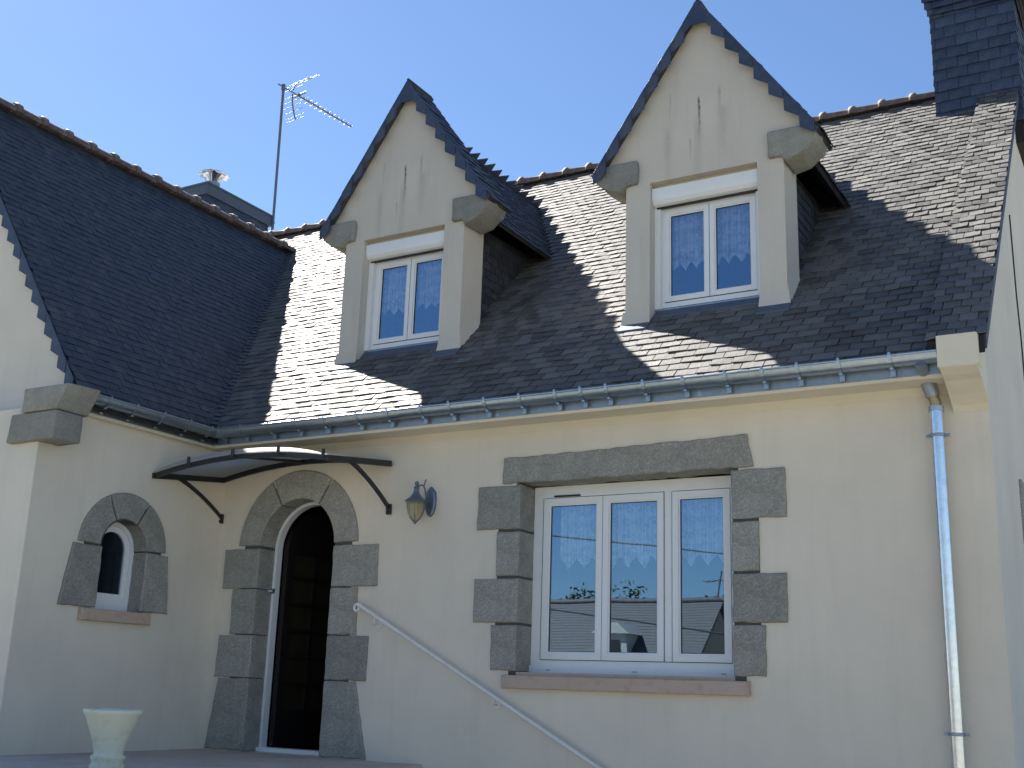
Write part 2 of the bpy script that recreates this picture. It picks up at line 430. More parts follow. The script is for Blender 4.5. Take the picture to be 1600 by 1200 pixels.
# front wall
mb = MB()
outer = [(-.1, -1.15), (XR - .004, -1.15), (XR - .004, 2.66), (-.1, 2.66)]
door_h = arch_hole(DXC, .0, DZS, DR, 18, .05)
win_h = [(WX0 - .05, WZ0 - .06), (WX1 + .05, WZ0 - .06), (WX1 + .05, WZ1 + .05), (WX0 - .05, WZ1 + .05)]
panel(mb, outer, [door_h, win_h], (0, 0, 0), X_, Z_, -Y_, .30)
mb.obj('front_wall', m_plaster, house)
# wing side wall x = 0 (u = y)
SY0, SY1, SZ0, SZS = -1.333, -.866, 1.05, 1.606; SYC = (SY0 + SY1) / 2; SR = (SY1 - SY0) / 2
mb = MB()
panel(mb, [(-2.053, -1.15), (.012, -1.15), (.012, 2.66), (-1.80, 2.66), (-2.053, 2.60)], [arch_hole(SYC, SZ0, SZS, SR, 16, .05)], (0, 0, 0), Y_, Z_, X_, .30)
mb.obj('side_wall', m_plaster, house)
# wing gable wall: straight below, drawn back above the kneeler stones
mb = MB()
xl = 2 * WX
prof = [(-2.057, -1.15), (-2.057, 2.615), (-1.76, 2.62), (-1.76, 2.80)]
def band(mb, x0, x1, prof, depth):
    vs = []
    for (y, z) in prof: vs += [(x0, y, z), (x1, y, z)]
    for (y, z) in prof: vs += [(x0, y + depth, z), (x1, y + depth, z)]
    n = len(prof) * 2
    fs = [(2 * i, 2 * i + 1, 2 * i + 3, 2 * i + 2) for i in range(len(prof) - 1)] + [(n + 2 * i + 2, n + 2 * i + 3, n + 2 * i + 1, n + 2 * i) for i in range(len(prof) - 1)]
    fs += [(2 * i + 1, n + 2 * i + 1, n + 2 * i + 3, 2 * i + 3) for i in range(len(prof) - 1)] + [(2 * i, 2 * i + 2, n + 2 * i + 2, n + 2 * i) for i in range(len(prof) - 1)]
    return mb.add(vs, fs)
band(mb, xl, -.004, prof, .28)
panel(mb, [(xl - .0, 2.80), (-.001, 2.80), (-.001, zw(-.001) - .03), (WX, WZ - .05), (xl, zw(-.001) - .03)], [], (0, -1.76, 0), X_, Z_, -Y_, .28)
mb.obj('gable_wall', m_gable, house)
# right gable wall (x = XR), reaching forward under the eaves as a rendered kneeler
mb = MB()
gp = [(.0015, -1.15), (7.86, -1.15), (7.86, 2.75), (RY, RZ - .02), (-.02, zm(-.02) + .02), (-.02, 2.60), (.0015, 2.60)]
panel(mb, gp, [], (XR, 0, 0), Y_, Z_, X_, .22)
mb.obj('right_gable_wall', m_gable, house)
mb = MB()   # rendered kneeler: curved corbel with a square nose
panel(mb, [(-.001, 2.43), (-.021, 2.46), (-.021, zm(-.02) + .03), (-.36, zm(-.36) + .05), (-.40, 2.84), (-.42, 2.63), (-.34, 2.60), (-.26, 2.58), (-.13, 2.52), (-.04, 2.47)], [], (XR + .002, 0, 0), Y_, Z_, X_, .224)
mb.prism([(-.425, 2.635), (-.425, 2.84), (-.30, 2.84), (-.30, 2.635)], (XR + .012, 0, 0), Y_, Z_, X_, .245, .006)
mb.obj('kneeler', m_soffit, house)
# far walls, floors and inner partitions that close the house
mb = MB()
mb.box(-4.9, XR, 7.6, 7.86, -1.15, 2.7); mb.box(-4.9, -4.61, -1.75, 7.6, -1.15, 2.9)
panel(mb, [(0.0, 2.7), (7.86, 2.7), (RY, RZ - .06)], [], (-4.75, 0, 0), Y_, Z_, -X_, .2)
mb.obj('outer_wall', m_gable, house)
mb = MB(); mb.box(-4.6, -.01, -1.75, -.001, 2.67, 2.72); mb.box(-4.6, XR - .23, .0, 7.6, 2.67, 2.72); mb.obj('ceiling', m_inner, house)
mb = MB(); mb.box(-4.6, -.31, -1.75, 7.6, -.06, -.012); mb.box(-.31, XR - .23, .31, 7.6, -.06, -.012); mb.obj('floor', m_floor, house)
mb = MB(); mb.box(2.42, 2.5, .302, 5, -.01, 2.66); mb.box(-.301, XR - .23, 4.2, 4.3, -.01, 2.66); mb.box(-4.6, -.33, .3, .4, -.01, 2.66)
mb.obj('inner_wall', m_inner, house)
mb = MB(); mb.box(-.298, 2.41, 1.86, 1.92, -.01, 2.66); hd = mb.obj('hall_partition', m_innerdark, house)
hm = MB()
for cx in (.12, .84):
    f_ = MB()
    f_.box(cx - .34, cx + .34, 1.80, 1.855, 0, 1.92); leaf = f_.obj('door_leaf', m_wood, house)
    for i in range(2):
        for j in range(5):
            g_ = MB(); g_.box(cx - .27 + i * .29, cx - .03 + i * .29, 1.79, 1.798, .18 + j * .345, .45 + j * .345); g_.obj('door_pane', m_doorglass, leaf)
mb = MB(); mb.box(-.05, .9, 1.78, 1.858, 1.93, 2.02); mb.obj('lintel_board', painted('oak_board', (.25, .14, .08), .6), house)

# ---- main roof
deck = MB()
YE = -.30
dorm_x = (1.546, 4.511)
v_of_y = lambda y: (y + .326) / ca
outer = [(-4.85, v_of_y(YE)), (XR + .03, v_of_y(YE)), (XR + .03, v_of_y(RY)), (-4.85, v_of_y(RY))]
holes = [[(xd - .56, v_of_y(.62)), (xd + .56, v_of_y(.62)), (xd + .56, v_of_y(1.75)), (xd - .56, v_of_y(1.75))] for xd in dorm_x]
PM = (Vector((0, -.326, 2.757)), X_, Vector((0, ca, sa)), Vector((0, -sa, ca)))
panel(deck, outer, holes, PM[0], PM[1], PM[2], PM[3], .03)
roof = deck.obj('roof', m_deck, house)
mb = MB(); mb.hexa([(-4.85, RY, RZ - .05), (XR + .03, RY, RZ - .05), (XR + .03, 8.1, 2.53), (-4.85, 8.1, 2.53), (-4.85, RY, RZ), (XR + .03, RY, RZ), (XR + .03, 8.1, 2.58), (-4.85, 8.1, 2.58)])
mb.obj('rear_roof', m_slate_dark, house)
HB = 4.79; HT = 5.975; HW = .86
def dcut(v):
    y = -.326 + v * ca; z = zm(y); out = []
    for xd in dorm_x:
        if .52 < y < 1.785: out.append((xd - .60, xd + .60))
        elif 1.785 <= y and z < HT: w = HW * (HT - z) / (HT - HB); out.append((xd - w, xd + w))
    return out
def main_rows(v):
    z = 2.757 + v * sa; a = max((KW - z) / TW + .015, -4.0) if z < WZ else -4.85
    segs = [(a, 6.295)]
    for (c, d) in dcut(v):
        n_ = []
        for (p, q) in segs:
            if d <= p or c >= q: n_.append((p, q)); continue
            if c > p: n_.append((p, c))
            if d < q: n_.append((d, q))
        segs = n_
    return segs
VR = v_of_y(RY)
VS = .98
low = slates(PM, main_rows, .165, .098, -.035, VS - .01, seed=3, thick=.008, up=.0135, vc=VS + .2, gap=.0038, wob=.007)
v1_ = -.035 + math.ceil((VS - .01 - .02 + .035) / .098) * .098
upp = slates(PM, main_rows, .118, .105, v1_, VR - .03, seed=4, thick=.008, up=.0135, gap=.0026, wob=.007)
def size_seen(p):
    c = sum((Vector(q) for q in p[4:]), Vector()) / 4; d = c - CAM; z = d.dot(_f); u = d.dot(_r) / z * 1805.4; v = d.dot(_u) / z * 1805.4
    if abs(u) > 800 or abs(v) > 600: return 0
    w = (Vector(p[5]) - Vector(p[4])).length; h = (Vector(p[7]) - Vector(p[4])).length
    return w * h / z / z * max(.05, -d.normalized().dot(PM[3]))
allm = sorted(low + upp, key=lambda s_: -size_seen(s_[0]))
def slate_parts(lst, m, parent, name='slate'):
    for p, t in lst:
        c = sum((Vector(q) for q in p), Vector()) / 8
        mb = MB(); mb.hexa([Vector(q) - c for q in p], max(t, .001)); mb.obj(name, m, parent, loc=c)
slate_parts(allm[:235], m_slate, roof)
slates_obj('slate', allm[235:], m_slate, roof)
# raised verge strip over the right gable
STH = .125
PS = (PM[0] + Z_ * STH, X_, PM[2], PM[3])
mb = MB(); nn = PM[3]
o0 = PM[0]
def ribbon(x0, x1, va, vb, h0, h1):
    q = lambda x, v, h: o0 + X_ * x + PM[2] * v + Z_ * h
    return [q(x0, va, h0), q(x1, va, h0), q(x1, vb, h0), q(x0, vb, h0), q(x0, va, h1), q(x1, va, h1), q(x1, vb, h1), q(x0, vb, h1)]
mb.hexa(ribbon(6.31, 6.655, -.06, VR, .0, STH - .012))
strip = mb.obj('verge_strip', m_deck, house)
ss = slates(PS, lambda v: [(6.30, 6.672)], .118, .105, -.075, VR - .02, seed=9, thick=.008, up=.012, gap=.003)
slate_parts([s_ for s_ in ss if size_seen(s_[0]) > 0][:60], m_slate, strip)
slates_obj('slate', [s_ for s_ in ss if size_seen(s_[0]) > 0][60:] + [s_ for s_ in ss if size_seen(s_[0]) == 0], m_slate, strip)
# small slates hung on the outer edge of the strip
mb = MB(); mb.hexa(ribbon(6.656, 6.668, -.05, VR, .02, STH - .015)); mb.obj('verge_edge', m_slate_dark, strip)

# ridge tiles
def ridge_tile():
    mb = MB(); n = 10; L = .318; vs = []
    for (x, r, t) in ((-.01, .108, .0), (.012, .122, 0), (.05, .122, 0), (.072, .094, 0), (L, .088, 0)):
        for j in range(n + 1):
            w = PI * (-.08 + 1.16 * j / n); vs.append((x, r * math.cos(w), r * math.sin(w) * .85 - .03))
    fs = [(i * (n + 1) + j, (i + 1) * (n + 1) + j, (i + 1) * (n + 1) + j + 1, i * (n + 1) + j + 1) for i in range(4) for j in range(n)]
    mb.add(vs, fs, smooth=True)
    mb.add([vs[j] for j in range(n + 1)] + [(.0, 0, -.04)], [(j, j + 1, n + 1) for j in range(n)])
    # little bulge of the collar
    return mb
rt = ridge_tile(); rme = rt.mesh('ridge_tile'); rme.materials.append(m_tile)
x = -4.8; k = 0
while x < 5.9:
    o = link('ridge_tile', rme, roof, (x, RY, RZ + .035 + random.uniform(-.006, .006)))
    o.rotation_euler = (random.uniform(-.02, .02), random.uniform(-.012, .012), random.uniform(-.015, .015)); x += .315
# ---- wing roof
LW = math.hypot(1, TW); PW = (Vector((.13, 0, zw(.13))), Y_, Vector((-1 / LW, 0, TW / LW)), Vector((TW / LW, 0, 1 / LW)))
VW = (.13 - WX) * LW
def yv_at(z): return (z - 2.757) / TM - .326
mb = MB()
q = lambda x, y, h=0: Vector((x, y, zw(x) - .02 + h))
mb.hexa([q(.13, WY0 - .01, -.03), q(.13, yv_at(zw(.13)) + .1, -.03), q(WX, yv_at(WZ) + .1, -.03), q(WX, WY0 - .01, -.03), q(.13, WY0 - .01), q(.13, yv_at(zw(.13)) + .1), q(WX, yv_at(WZ) + .1), q(WX, WY0 - .01)])
wroof = mb.obj('wing_roof', m_deck, house)
def wing_rows(v):
    z = zw(.13) + v * TW / LW
    return [(WY0 - .02, yv_at(z) - .01)]
ws = slates(PW, wing_rows, .115, .088, -.03, VW - .03, seed=5, thick=.006, up=.010, gap=.0015, wob=.004)
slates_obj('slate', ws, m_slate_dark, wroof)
mb = MB(); xl2 = 2 * WX - .13
ql = lambda x, y, h=0: Vector((x, y, zw(2 * WX - x) - .02 + h))
mb.hexa([ql(WX, WY0 - .01, -.03), ql(WX, 3.2, -.03), ql(xl2, 3.2, -.03), ql(xl2, WY0 - .01, -.03), ql(WX, WY0 - .01, .02), ql(WX, 3.2, .02), ql(xl2, 3.2, .02), ql(xl2, WY0 - .01, .02)])
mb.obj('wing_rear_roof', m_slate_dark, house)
# fan of narrow slates in the valley
vf = []
rnd = random.Random(11)
vdir = Vector((-1 / TW, 1 / TM, 1)).normalized()
base = Vector(((KW - 2.80) / TW, yv_at(2.80), 2.80)); nV = (PM[3] + PW[3]).normalized(); side = vdir.cross(nV).normalized()
Lv = (Vector(((KW - WZ) / TW, yv_at(WZ), WZ)) - base).length; s_ = 0; i = 0
while s_ < Lv:
    for kx in range(3):
        c0 = (kx - 1.5) * .062 + (i % 2) * .02; h = .034 - .006 * abs(kx - 1)
        qq = lambda u, v, hh: base + side * u + vdir * v + nV * hh
        t = rnd.random(); a = c0; b = c0 + .06
        vf.append(([qq(a, s_, h), qq(b, s_, h), qq(b, s_ + .13, h - .012), qq(a, s_ + .13, h - .012), qq(a, s_, h + .008), qq(b, s_, h + .008), qq(b, s_ + .13, h - .008), qq(a, s_ + .13, h - .008)], t))
    s_ += .088; i += 1
slates_obj('valley_slate', vf, m_slate_dark, wroof)
y = -1.8
wt = []
while y < 3.05:
    o = link('ridge_tile', rme, wroof, (WX, y, WZ + .04 + random.uniform(-.006, .006))); o.rotation_euler = (0, random.uniform(-.01, .01), PI / 2 + random.uniform(-.015, .015)); y += .315
# scalloped verge slates of the wing gable
def scallops(cx, s, rake, zap, x0, x1, y, parent, m, dx=.115, dep=.150, inn=.088, name='verge_slate'):
    n = int(round((x1 - x0) / dx)); dx = (x1 - x0) / n
    for i in range(n):
        a = x0 + i * dx; b = a + dx; zr = lambda t: zap - rake * t
        poly = [(a, zr(a)), (a + .004, zr(a) - dep), (b - .002, zr(b) - inn + .0), (b, zr(b) - .02), (b, zr(b))]
        c = Vector((cx + s * a, y, zr(a) - .08))
        mb = MB(); yy = random.uniform(-.002, .002)
        mb.prism([(s * (p - a), zz - c.z) for p, zz in poly], (0, yy, 0), X_, Z_, -Y_, .008, .001)
        o = mb.obj(name, m, parent, loc=c)
        o.rotation_euler = (random.uniform(-.03, .01), 0, random.uniform(-.03, .03))
scallops(WX, 1, TW, WZ + .005, .15, 2.30, WY0 - .03, wroof, m_slate_new, dep=.20, inn=.10)
scallops(WX, -1, TW, WZ + .005, .15, 2.30, WY0 - .03, wroof, m_slate_new, dep=.20, inn=.10)
mb = MB()   # mitre slate under the ridge
mb.prism([(-.15, -.21 - .1), (-.15, -.21), (0, 0), (.15, -.21), (.15, -.31), (.05, -.24), (-.05, -.24)], (WX, WY0 - .03, WZ), X_, Z_, -Y_, .01); mb.obj('verge_slate', m_slate_new, wroof)

# ---- kneeler stones of the wing gable
def stone(parent, poly, o, U_, V_, N_, d, ch=.008, m=m_granite, rag=True, name='stone', j=.004, bump=.006):
    o = Vector(o); cx = sum(p[0] for p in poly) / len(poly); cz = sum(p[1] for p in poly) / len(poly)
    c = o + Vector(U_) * cx + Vector(V_) * cz
    pl = [(p[0] - cx, p[1] - cz) for p in poly]
    if rag: pl = ragged(pl, .06, j)
    mb = MB(); mb.prism(pl, (0, 0, 0), U_, V_, N_, d, ch)
    return mb.obj(name, m, parent, loc=c)
def carved(parent, verts, faces, name, m, sub=2, amp=.004, bev=.012):
    """a block with bevelled, slightly uneven faces"""
    import bmesh
    c = sum((Vector(v) for v in verts), Vector()) / len(verts)
    bm = bmesh.new(); vv = [bm.verts.new(Vector(v) - c) for v in verts]
    for f in faces: bm.faces.new([vv[i] for i in f])
    bmesh.ops.recalc_face_normals(bm, faces=bm.faces)
    bmesh.ops.bevel(bm, geom=list(bm.edges), offset=bev, segments=2, affect='EDGES', profile=.6)
    bmesh.ops.triangulate(bm, faces=[f for f in bm.faces if len(f.verts) > 4])
    bmesh.ops.subdivide_edges(bm, edges=[e for e in bm.edges if e.calc_length() > .05], cuts=2, use_grid_fill=True)
    from mathutils import noise
    for v in bm.verts: v.co += v.normal * (noise.noise((v.co + c) * 9) * amp * 2 + noise.noise((v.co + c) * 31) * amp)
    me = bpy.data.meshes.new(name); bm.to_mesh(me); bm.free(); me.materials.append(m)
    for p in me.polygons: p.use_smooth = True
    return link(name, me, parent, c)
def blk(parent, x0, x1, y0, y1, z0, z1, name='kneeler_stone', m=m_granite_smooth, skew=0, **kw):
    v = [(x0, y0, z0), (x1, y0, z0), (x1, y1, z0), (x0, y1, z0), (x0 + skew, y0, z1), (x1, y0, z1), (x1, y1, z1), (x0 + skew, y1, z1)]
    return carved(parent, v, [(0, 3, 2, 1), (4, 5, 6, 7), (0, 1, 5, 4), (1, 2, 6, 5), (2, 3, 7, 6), (3, 0, 4, 7)], name, m, **kw)
blk(house, -.315, .235, -2.115, -1.86, 2.325, 2.548, skew=.02)
x0, x1 = -.175, .34
v = [(x0, -2.125, 2.556), (.235, -2.125, 2.556), (.22, -1.80, 2.556), (x0, -1.72, 2.556), (x0 + .01, -2.125, 2.745), (x1, -2.125, 2.745), (.335, -1.80, 2.762), (x0 + .01, -1.72, 2.77)]
carved(house, v, [(0, 3, 2, 1), (4, 5, 6, 7), (0, 1, 5, 4), (1, 2, 6, 5), (2, 3, 7, 6), (3, 0, 4, 7)], 'kneeler_stone', m_granite_smooth)

# ---- fascia, soffit, gutters
mb = MB(); mb.box(.055, 6.39, -.27, -.262, 2.645, 2.80); mb.box(.055, .063, -1.75, -.262, 2.645, 2.80)
mb.box(.057, 6.39, -.276, -.258, 2.636, 2.645); mb.box(.045, .065, -1.75, -.262, 2.636, 2.645)
fas = mb.obj('fascia', m_fascia, house)
for xx in (1.36, 3.05, 4.72): mb = MB(); mb.box(xx, xx + .03, -.2735, -.2705, 2.646, 2.79); mb.obj('fascia_joint', m_zinc, fas)
mb = MB(); mb.box(.063, 6.39, -.262, -.001, 2.612, 2.636); mb.box(-.001, .063, -1.76, -.001, 2.612, 2.636)
mb.prism([(0, 0), (0, -.05), (-.05, 0)], (.001, -.001, 2.612), Vector((0, 1, 0)), Z_, X_, -6.38)
mb.obj('soffit', m_soffit, house)
def halfpipe(mb, p0, p1, outv, r=.062, n=10, th=.002):
    p0 = Vector(p0); p1 = Vector(p1); outv = Vector(outv); k = []
    for (rad) in (r, r - th):
        for P_ in (p0, p1):
            for j in range(n + 1):
                w = PI + PI * j / n; k.append(P_ + outv * (-math.cos(w) * rad) * -1 + Z_ * math.sin(w) * rad)
    m1 = n + 1
    fs = [(j, j + 1, m1 + j + 1, m1 + j) for j in range(n)] + [(2 * m1 + j + 1, 2 * m1 + j, 3 * m1 + j, 3 * m1 + j + 1) for j in range(n)]
    mb.add(k, fs, smooth=True)
    e = p0 + outv * r; f = p1 + outv * r
    mb.tube([e + Z_ * .002, f + Z_ * .002], .008, 8)
GZ = 2.752
mb = MB(); halfpipe(mb, (.18, -.338, GZ - .006), (6.37, -.338, GZ), -Y_)
# end cap
mb.add([(6.37, -.338 - .062, GZ)] + [(6.372, -.338 + .062 * math.cos(PI + PI * j / 10), GZ + .062 * math.sin(PI + PI * j / 10)) for j in range(11)], [tuple(range(11, 0, -1))])
gut = mb.obj('gutter', m_zinc, house)
mb = MB(); halfpipe(mb, (.155, -1.77, GZ - .002), (.155, -.338, GZ - .006), X_); gut2 = mb.obj('gutter', m_zinc, house)
def hook(gp, pos, outv):
    mb = MB(); outv = Vector(outv); along = outv.cross(Z_); r = .066
    vs = []; n = 9
    for j in range(n + 1):
        w = PI + PI * j / n
        for (rad, sg) in ((r, -1), (r, 1), (r + .004, 1), (r + .004, -1)):
            vs.append(outv * math.cos(w) * rad * -1 * -1 + Z_ * math.sin(w) * rad + along * .013 * sg)
    fs = []
    for j in range(n):
        for k in range(4): fs.append((j * 4 + k, j * 4 + (k + 1) % 4, (j + 1) * 4 + (k + 1) % 4, (j + 1) * 4 + k))
    mb.add(vs, fs)
    a = outv * (r + .001) + Z_ * .0
    mb.tube([a + Z_ * .012, a + Z_ * .012 + outv * .006], .011, 8)
    # stem that drops behind the gutter to the fascia
    b = -outv * .045
    c0 = -Z_ * .066
    P8 = lambda o_, d1, d2, d3: [o_ + along * s1 * d1 + outv * s2 * d2 + Z_ * s3 * d3 for s3 in (-1, 1) for (s1, s2) in ((-1, -1), (1, -1), (1, 1), (-1, 1))]
    mb.hexa(P8(-Z_ * .074 - outv * .012, .012, .022, .005)); mb.hexa(P8(-Z_ * .086 - outv * .036, .016, .004, .028))
    mb.tube([-Z_ * .086 - outv * .032, -Z_ * .086 - outv * .026], .008, 8)
    mb.tube([-Z_ * .105 - outv * .036 + along * .0, -Z_ * .105 - outv * .05], .006, 6)
    return mb.obj('gutter_hook', m_zinc, gp, loc=pos)
for x in (6.08, 5.751, 5.474, 5.231, 4.966, 4.654, 4.35, 4.056, 3.847, 3.633, 3.325, 3.011, 2.686, 2.411, 2.082, 1.771, 1.42, 1.12, .82, .50, .24): hook(gut, (x, -.338, GZ - .001), -Y_)
for y in (-1.60, -1.32, -1.02, -.72, -.46): hook(gut2, (.155, y, GZ - .003), X_)

# ---- downpipe
mb = MB(); PX, PY = 6.296, -.088
mb.tube([(PX, PY, 2.44), (PX, PY, 1.15), (PX, PY, -1.0)], .043, 18)
dp = mb.obj('downpipe', m_steel, house)
mb = MB(); mb.tube([(6.262, -.11, 2.662), (6.264, -.11, 2.61), (6.283, -.095, 2.53)], [.050, .050, .046], 16); mb.tube([(6.262, -.338, 2.695), (6.262, -.30, 2.668), (6.262, -.12, 2.655)], .04, 12); mb.obj('outlet', m_zinc_dull, dp)
mb = MB(); mb.tube([(6.283, -.095, 2.53), (PX, PY, 2.49), (PX, PY, 2.44)], [.036, .036, .036], 14); mb.obj('elbow', m_copper, dp)
mb = MB(); mb.tube([(PX, PY, 2.462), (PX, PY, 2.43)], .049, 16); mb.obj('collar', m_zinc, dp)
for z in (2.27, .41):
    mb = MB(); mb.tube([(PX, PY, z - .011), (PX, PY, z + .011)], .049, 16); mb.box(PX - .075, PX - .043, PY - .004, PY + .006, z - .01, z + .01); mb.box(PX + .043, PX + .075, PY - .004, PY + .006, z - .01, z + .01)
    mb.tube([(PX - .062, PY - .012, z), (PX - .062, PY + .016, z)], .007, 6); mb.tube([(PX + .062, PY - .012, z), (PX + .062, PY + .016, z)], .007, 6); mb.tube([(PX, PY + .04, z), (PX, -.001, z)], .008, 6)
    mb.obj('clamp', m_zinc_dull, dp)

# ---- granite round the front window
FY = -.022
mb = MB()
panel(mb, [(2.95, .73), (3.08, .73), (3.08, .61), (4.95, .61), (4.95, .73), (5.06, .73), (5.06, 2.14), (WX1 + .004, 2.14), (WX1 + .004, .64), (WX0 - .004, .64), (WX0 - .004, 2.14), (2.95, 2.14)], [], (0, -.002, 0), X_, Z_, -Y_, .2)
sur = mb.obj('stone_surround', m_mortar, house)
g = .005
def qs(parent, poly, d=.235, **k): return stone(parent, poly, (0, FY, 0), X_, Z_, -Y_, d, **k)
lint = [(2.985, 2.362), (2.982, 2.158), (4.0, 2.158), (5.032, 2.166), (5.012, 2.27), (4.992, 2.398), (4.96, 2.405), (4.62, 2.392), (4.3, 2.390), (3.9, 2.372), (3.5, 2.372), (3.3, 2.362), (3.03, 2.368)]
qs(sur, lint, name='lintel_stone', j=.007)
for (xo, z0, z1) in ((2.756, 1.793, 2.145), (2.937, 1.43, 1.782), (2.745, 1.077, 1.42), (2.916, .718, 1.066)): qs(sur, [(xo + random.uniform(0, .012), z0 + g), (WX0, z0 + g), (WX0, z1 - g), (xo + random.uniform(0, .012), z1 - g)])
for (xo, z0, z1) in ((5.26, 1.793, 2.15), (5.067, 1.43, 1.782), (5.253, 1.078, 1.42), (5.10, .72, 1.068)): qs(sur, [(WX1, z0 + g), (xo - random.uniform(0, .012), z0 + g), (xo - random.uniform(0, .012), z1 - g), (WX1, z1 - g)])
mb = MB(); mb.prism([(3.05, .592), (4.98, .592), (4.98, .69), (3.05, .69)], (0, -.06, 0), X_, Z_, -Y_, .12, .008); mb.box(WX0 - .048, WX1 + .048, .0, .29, .662, .716); mb.obj('window_sill', m_terra, house)
# ---- granite round the door
mb = MB()
pl = [(.25, .01), (DX0 - .004, .01)] + list(reversed(arc(DXC, DZS, DR + .004, 0, PI, 18))) + [(DX1 + .004, .01), (1.6, .01)] + arc(DXC, DZS, .60, 0, PI, 18)
panel(mb, pl, [], (0, -.002, 0), X_, Z_, -Y_, .17)
dsur = mb.obj('stone_surround', m_mortar, house)
RO = .665
def vous(cx, zs, ri, ro, a0, a1, gap=.010, n=8):
    return [(cx + ro * math.cos(a), zs + ro * math.sin(a)) for a in [a0 + gap / ro + (a1 - a0 - 2 * gap / ro) * i / n for i in range(n + 1)]] + [(cx + ri * math.cos(a), zs + ri * math.sin(a)) for a in [a1 - gap / ri / 1.6 - (a1 - a0 - 2 * gap / ri / 1.6) * i / n for i in range(n + 1)]]
for (a0, a1) in ((.012, 1.02), (1.02, 2.08), (2.08, PI - .012)): stone(dsur, vous(DXC, DZS, DR, RO, a0, a1), (0, FY, 0), X_, Z_, -Y_, .205, rag=False)
zj = [1.728, 1.372, .976, .609, .004]
for (xt, xb, k) in ((.094, .099, 0), (.222, .230, 1), (.112, .098, 2), (.148, .06, 3)): stone(dsur, [(xb, zj[k + 1] + g), (DX0, zj[k + 1] + g), (DX0, zj[k] - g), (xt, zj[k] - g)], (0, FY, 0), X_, Z_, -Y_, .205)
for (xt, xb, k) in ((1.795, 1.806, 0), (1.611, 1.622, 1), (1.749, 1.751, 2), (1.648, 1.797, 3)): stone(dsur, [(DX1, zj[k + 1] + g), (xb, zj[k + 1] + g), (xt, zj[k] - g), (DX1, zj[k] - g)], (0, FY, 0), X_, Z_, -Y_, .205)
# door frame: white arched strip and threshold
mb = MB(); fy = .185; r2 = DR - .0
po = [(DX0, .0)] + list(reversed(arc(DXC, DZS, DR, 0, PI, 24))) + [(DX1, .0)]
pi_ = [(DX0 + .028, .0)] + list(reversed(arc(DXC, DZS, DR - .028, 0, PI, 24))) + [(DX1 - .028, .0)]
for i in range(len(po) - 1):
    a, b, c, d = po[i], po[i + 1], pi_[i + 1], pi_[i]
    mb.hexa([(a[0], fy + .07, a[1]), (b[0], fy + .07, b[1]), (c[0], fy + .07, c[1]), (d[0], fy + .07, d[1]), (a[0], fy, a[1]), (b[0], fy, b[1]), (c[0], fy, c[1]), (d[0], fy, d[1])])
mb.box(DX0 + .001, DX1 - .001, .15, .26, .001, .036)
dfr = mb.obj('door_frame', m_pvc, house)
mb = MB(); mb.tube([(DX0 - .05, .12, 1.365), (DX0 + .02, .17, 1.365)], .012, 8); mb.box(DX0 - .0, DX0 + .035, .165, .184, 1.345, 1.385); mb.obj('door_catch', m_zinc, dfr)
# the leaf stands open inwards, against the hall wall
mb = MB(); holes_ = [[(.09 + a * .33, .34 + b * .235), (.09 + a * .33, .34 + b * .235 + .205), (.09 + a * .33 + .29, .34 + b * .235 + .205), (.09 + a * .33 + .29, .34 + b * .235)] for a in range(2) for b in range(6)]
panel(mb, [(0, .04), (.80, .04)] + arc(.40, DZS, .40, 0, PI, 16), [list(reversed(h)) for h in holes_], (DX0 + .085, .27, 0), Y_, Z_, X_, .05); ld = mb.obj('entrance_door', m_wood, house)
for h in holes_:
    mb = MB(); mb.box(DX0 + .055, DX0 + .062, .27 + h[0][0], .27 + h[2][0], h[0][1], h[2][1]); mb.obj('door_pane', m_doorglass, ld)
# ---- granite round the small window (plane x = 0, u = y)
mb = MB()
pl = [(SY0 - .2, 1.12), (SY0 - .004, 1.12)] + list(reversed(arc(SYC, SZS, SR + .004, 0, PI, 14))) + [(SY1 + .004, 1.12), (SY1 + .2, 1.12)] + arc(SYC, SZS, .41, 0, PI, 14)
panel(mb, pl, [], (.002, 0, 0), Y_, Z_, X_, .16)
ssur = mb.obj('stone_surround', m_mortar, house)
def ps(poly, rag=True): return stone(ssur, poly, (.024, 0, 0), Y_, Z_, X_, .19, rag=rag)
ps([(-1.693, 1.112), (SY0, 1.112), (SY0, SZS - g), (-1.618, SZS - g)]); ps([(SY1, 1.112), (-.56, 1.112), (-.622, SZS - .01), (SY1, SZS - g)])
SC = (-1.13 + SYC) / 2
for (a0, a1) in ((.01, 1.06), (1.06, 2.02), (2.02, PI - .01)): ps(vous(SYC - .015, SZS, SR + .01, .462, a0, a1, .009), False)
mb = MB(); mb.prism([(-1.485, 1.006), (-.768, 1.006), (-.768, 1.102), (-1.485, 1.102)], (.055, 0, 0), Y_, Z_, X_, .1, .008); mb.box(-.28, .0, SY0 - .045, SY1 + .045, 1.052, 1.105); mb.obj('window_sill', m_terra, house)
def ringbox(mb, x0, x1, z0, z1, w, y0, y1, wb=None, wt=None):
    wb = wb or w; wt = wt or w
    mb.box(x0, x0 + w, y0, y1, z0, z1); mb.box(x1 - w, x1, y0, y1, z0, z1); mb.box(x0 + w, x1 - w, y0, y1, z0, z0 + wb); mb.box(x0 + w, x1 - w, y0, y1, z1 - wt, z1)
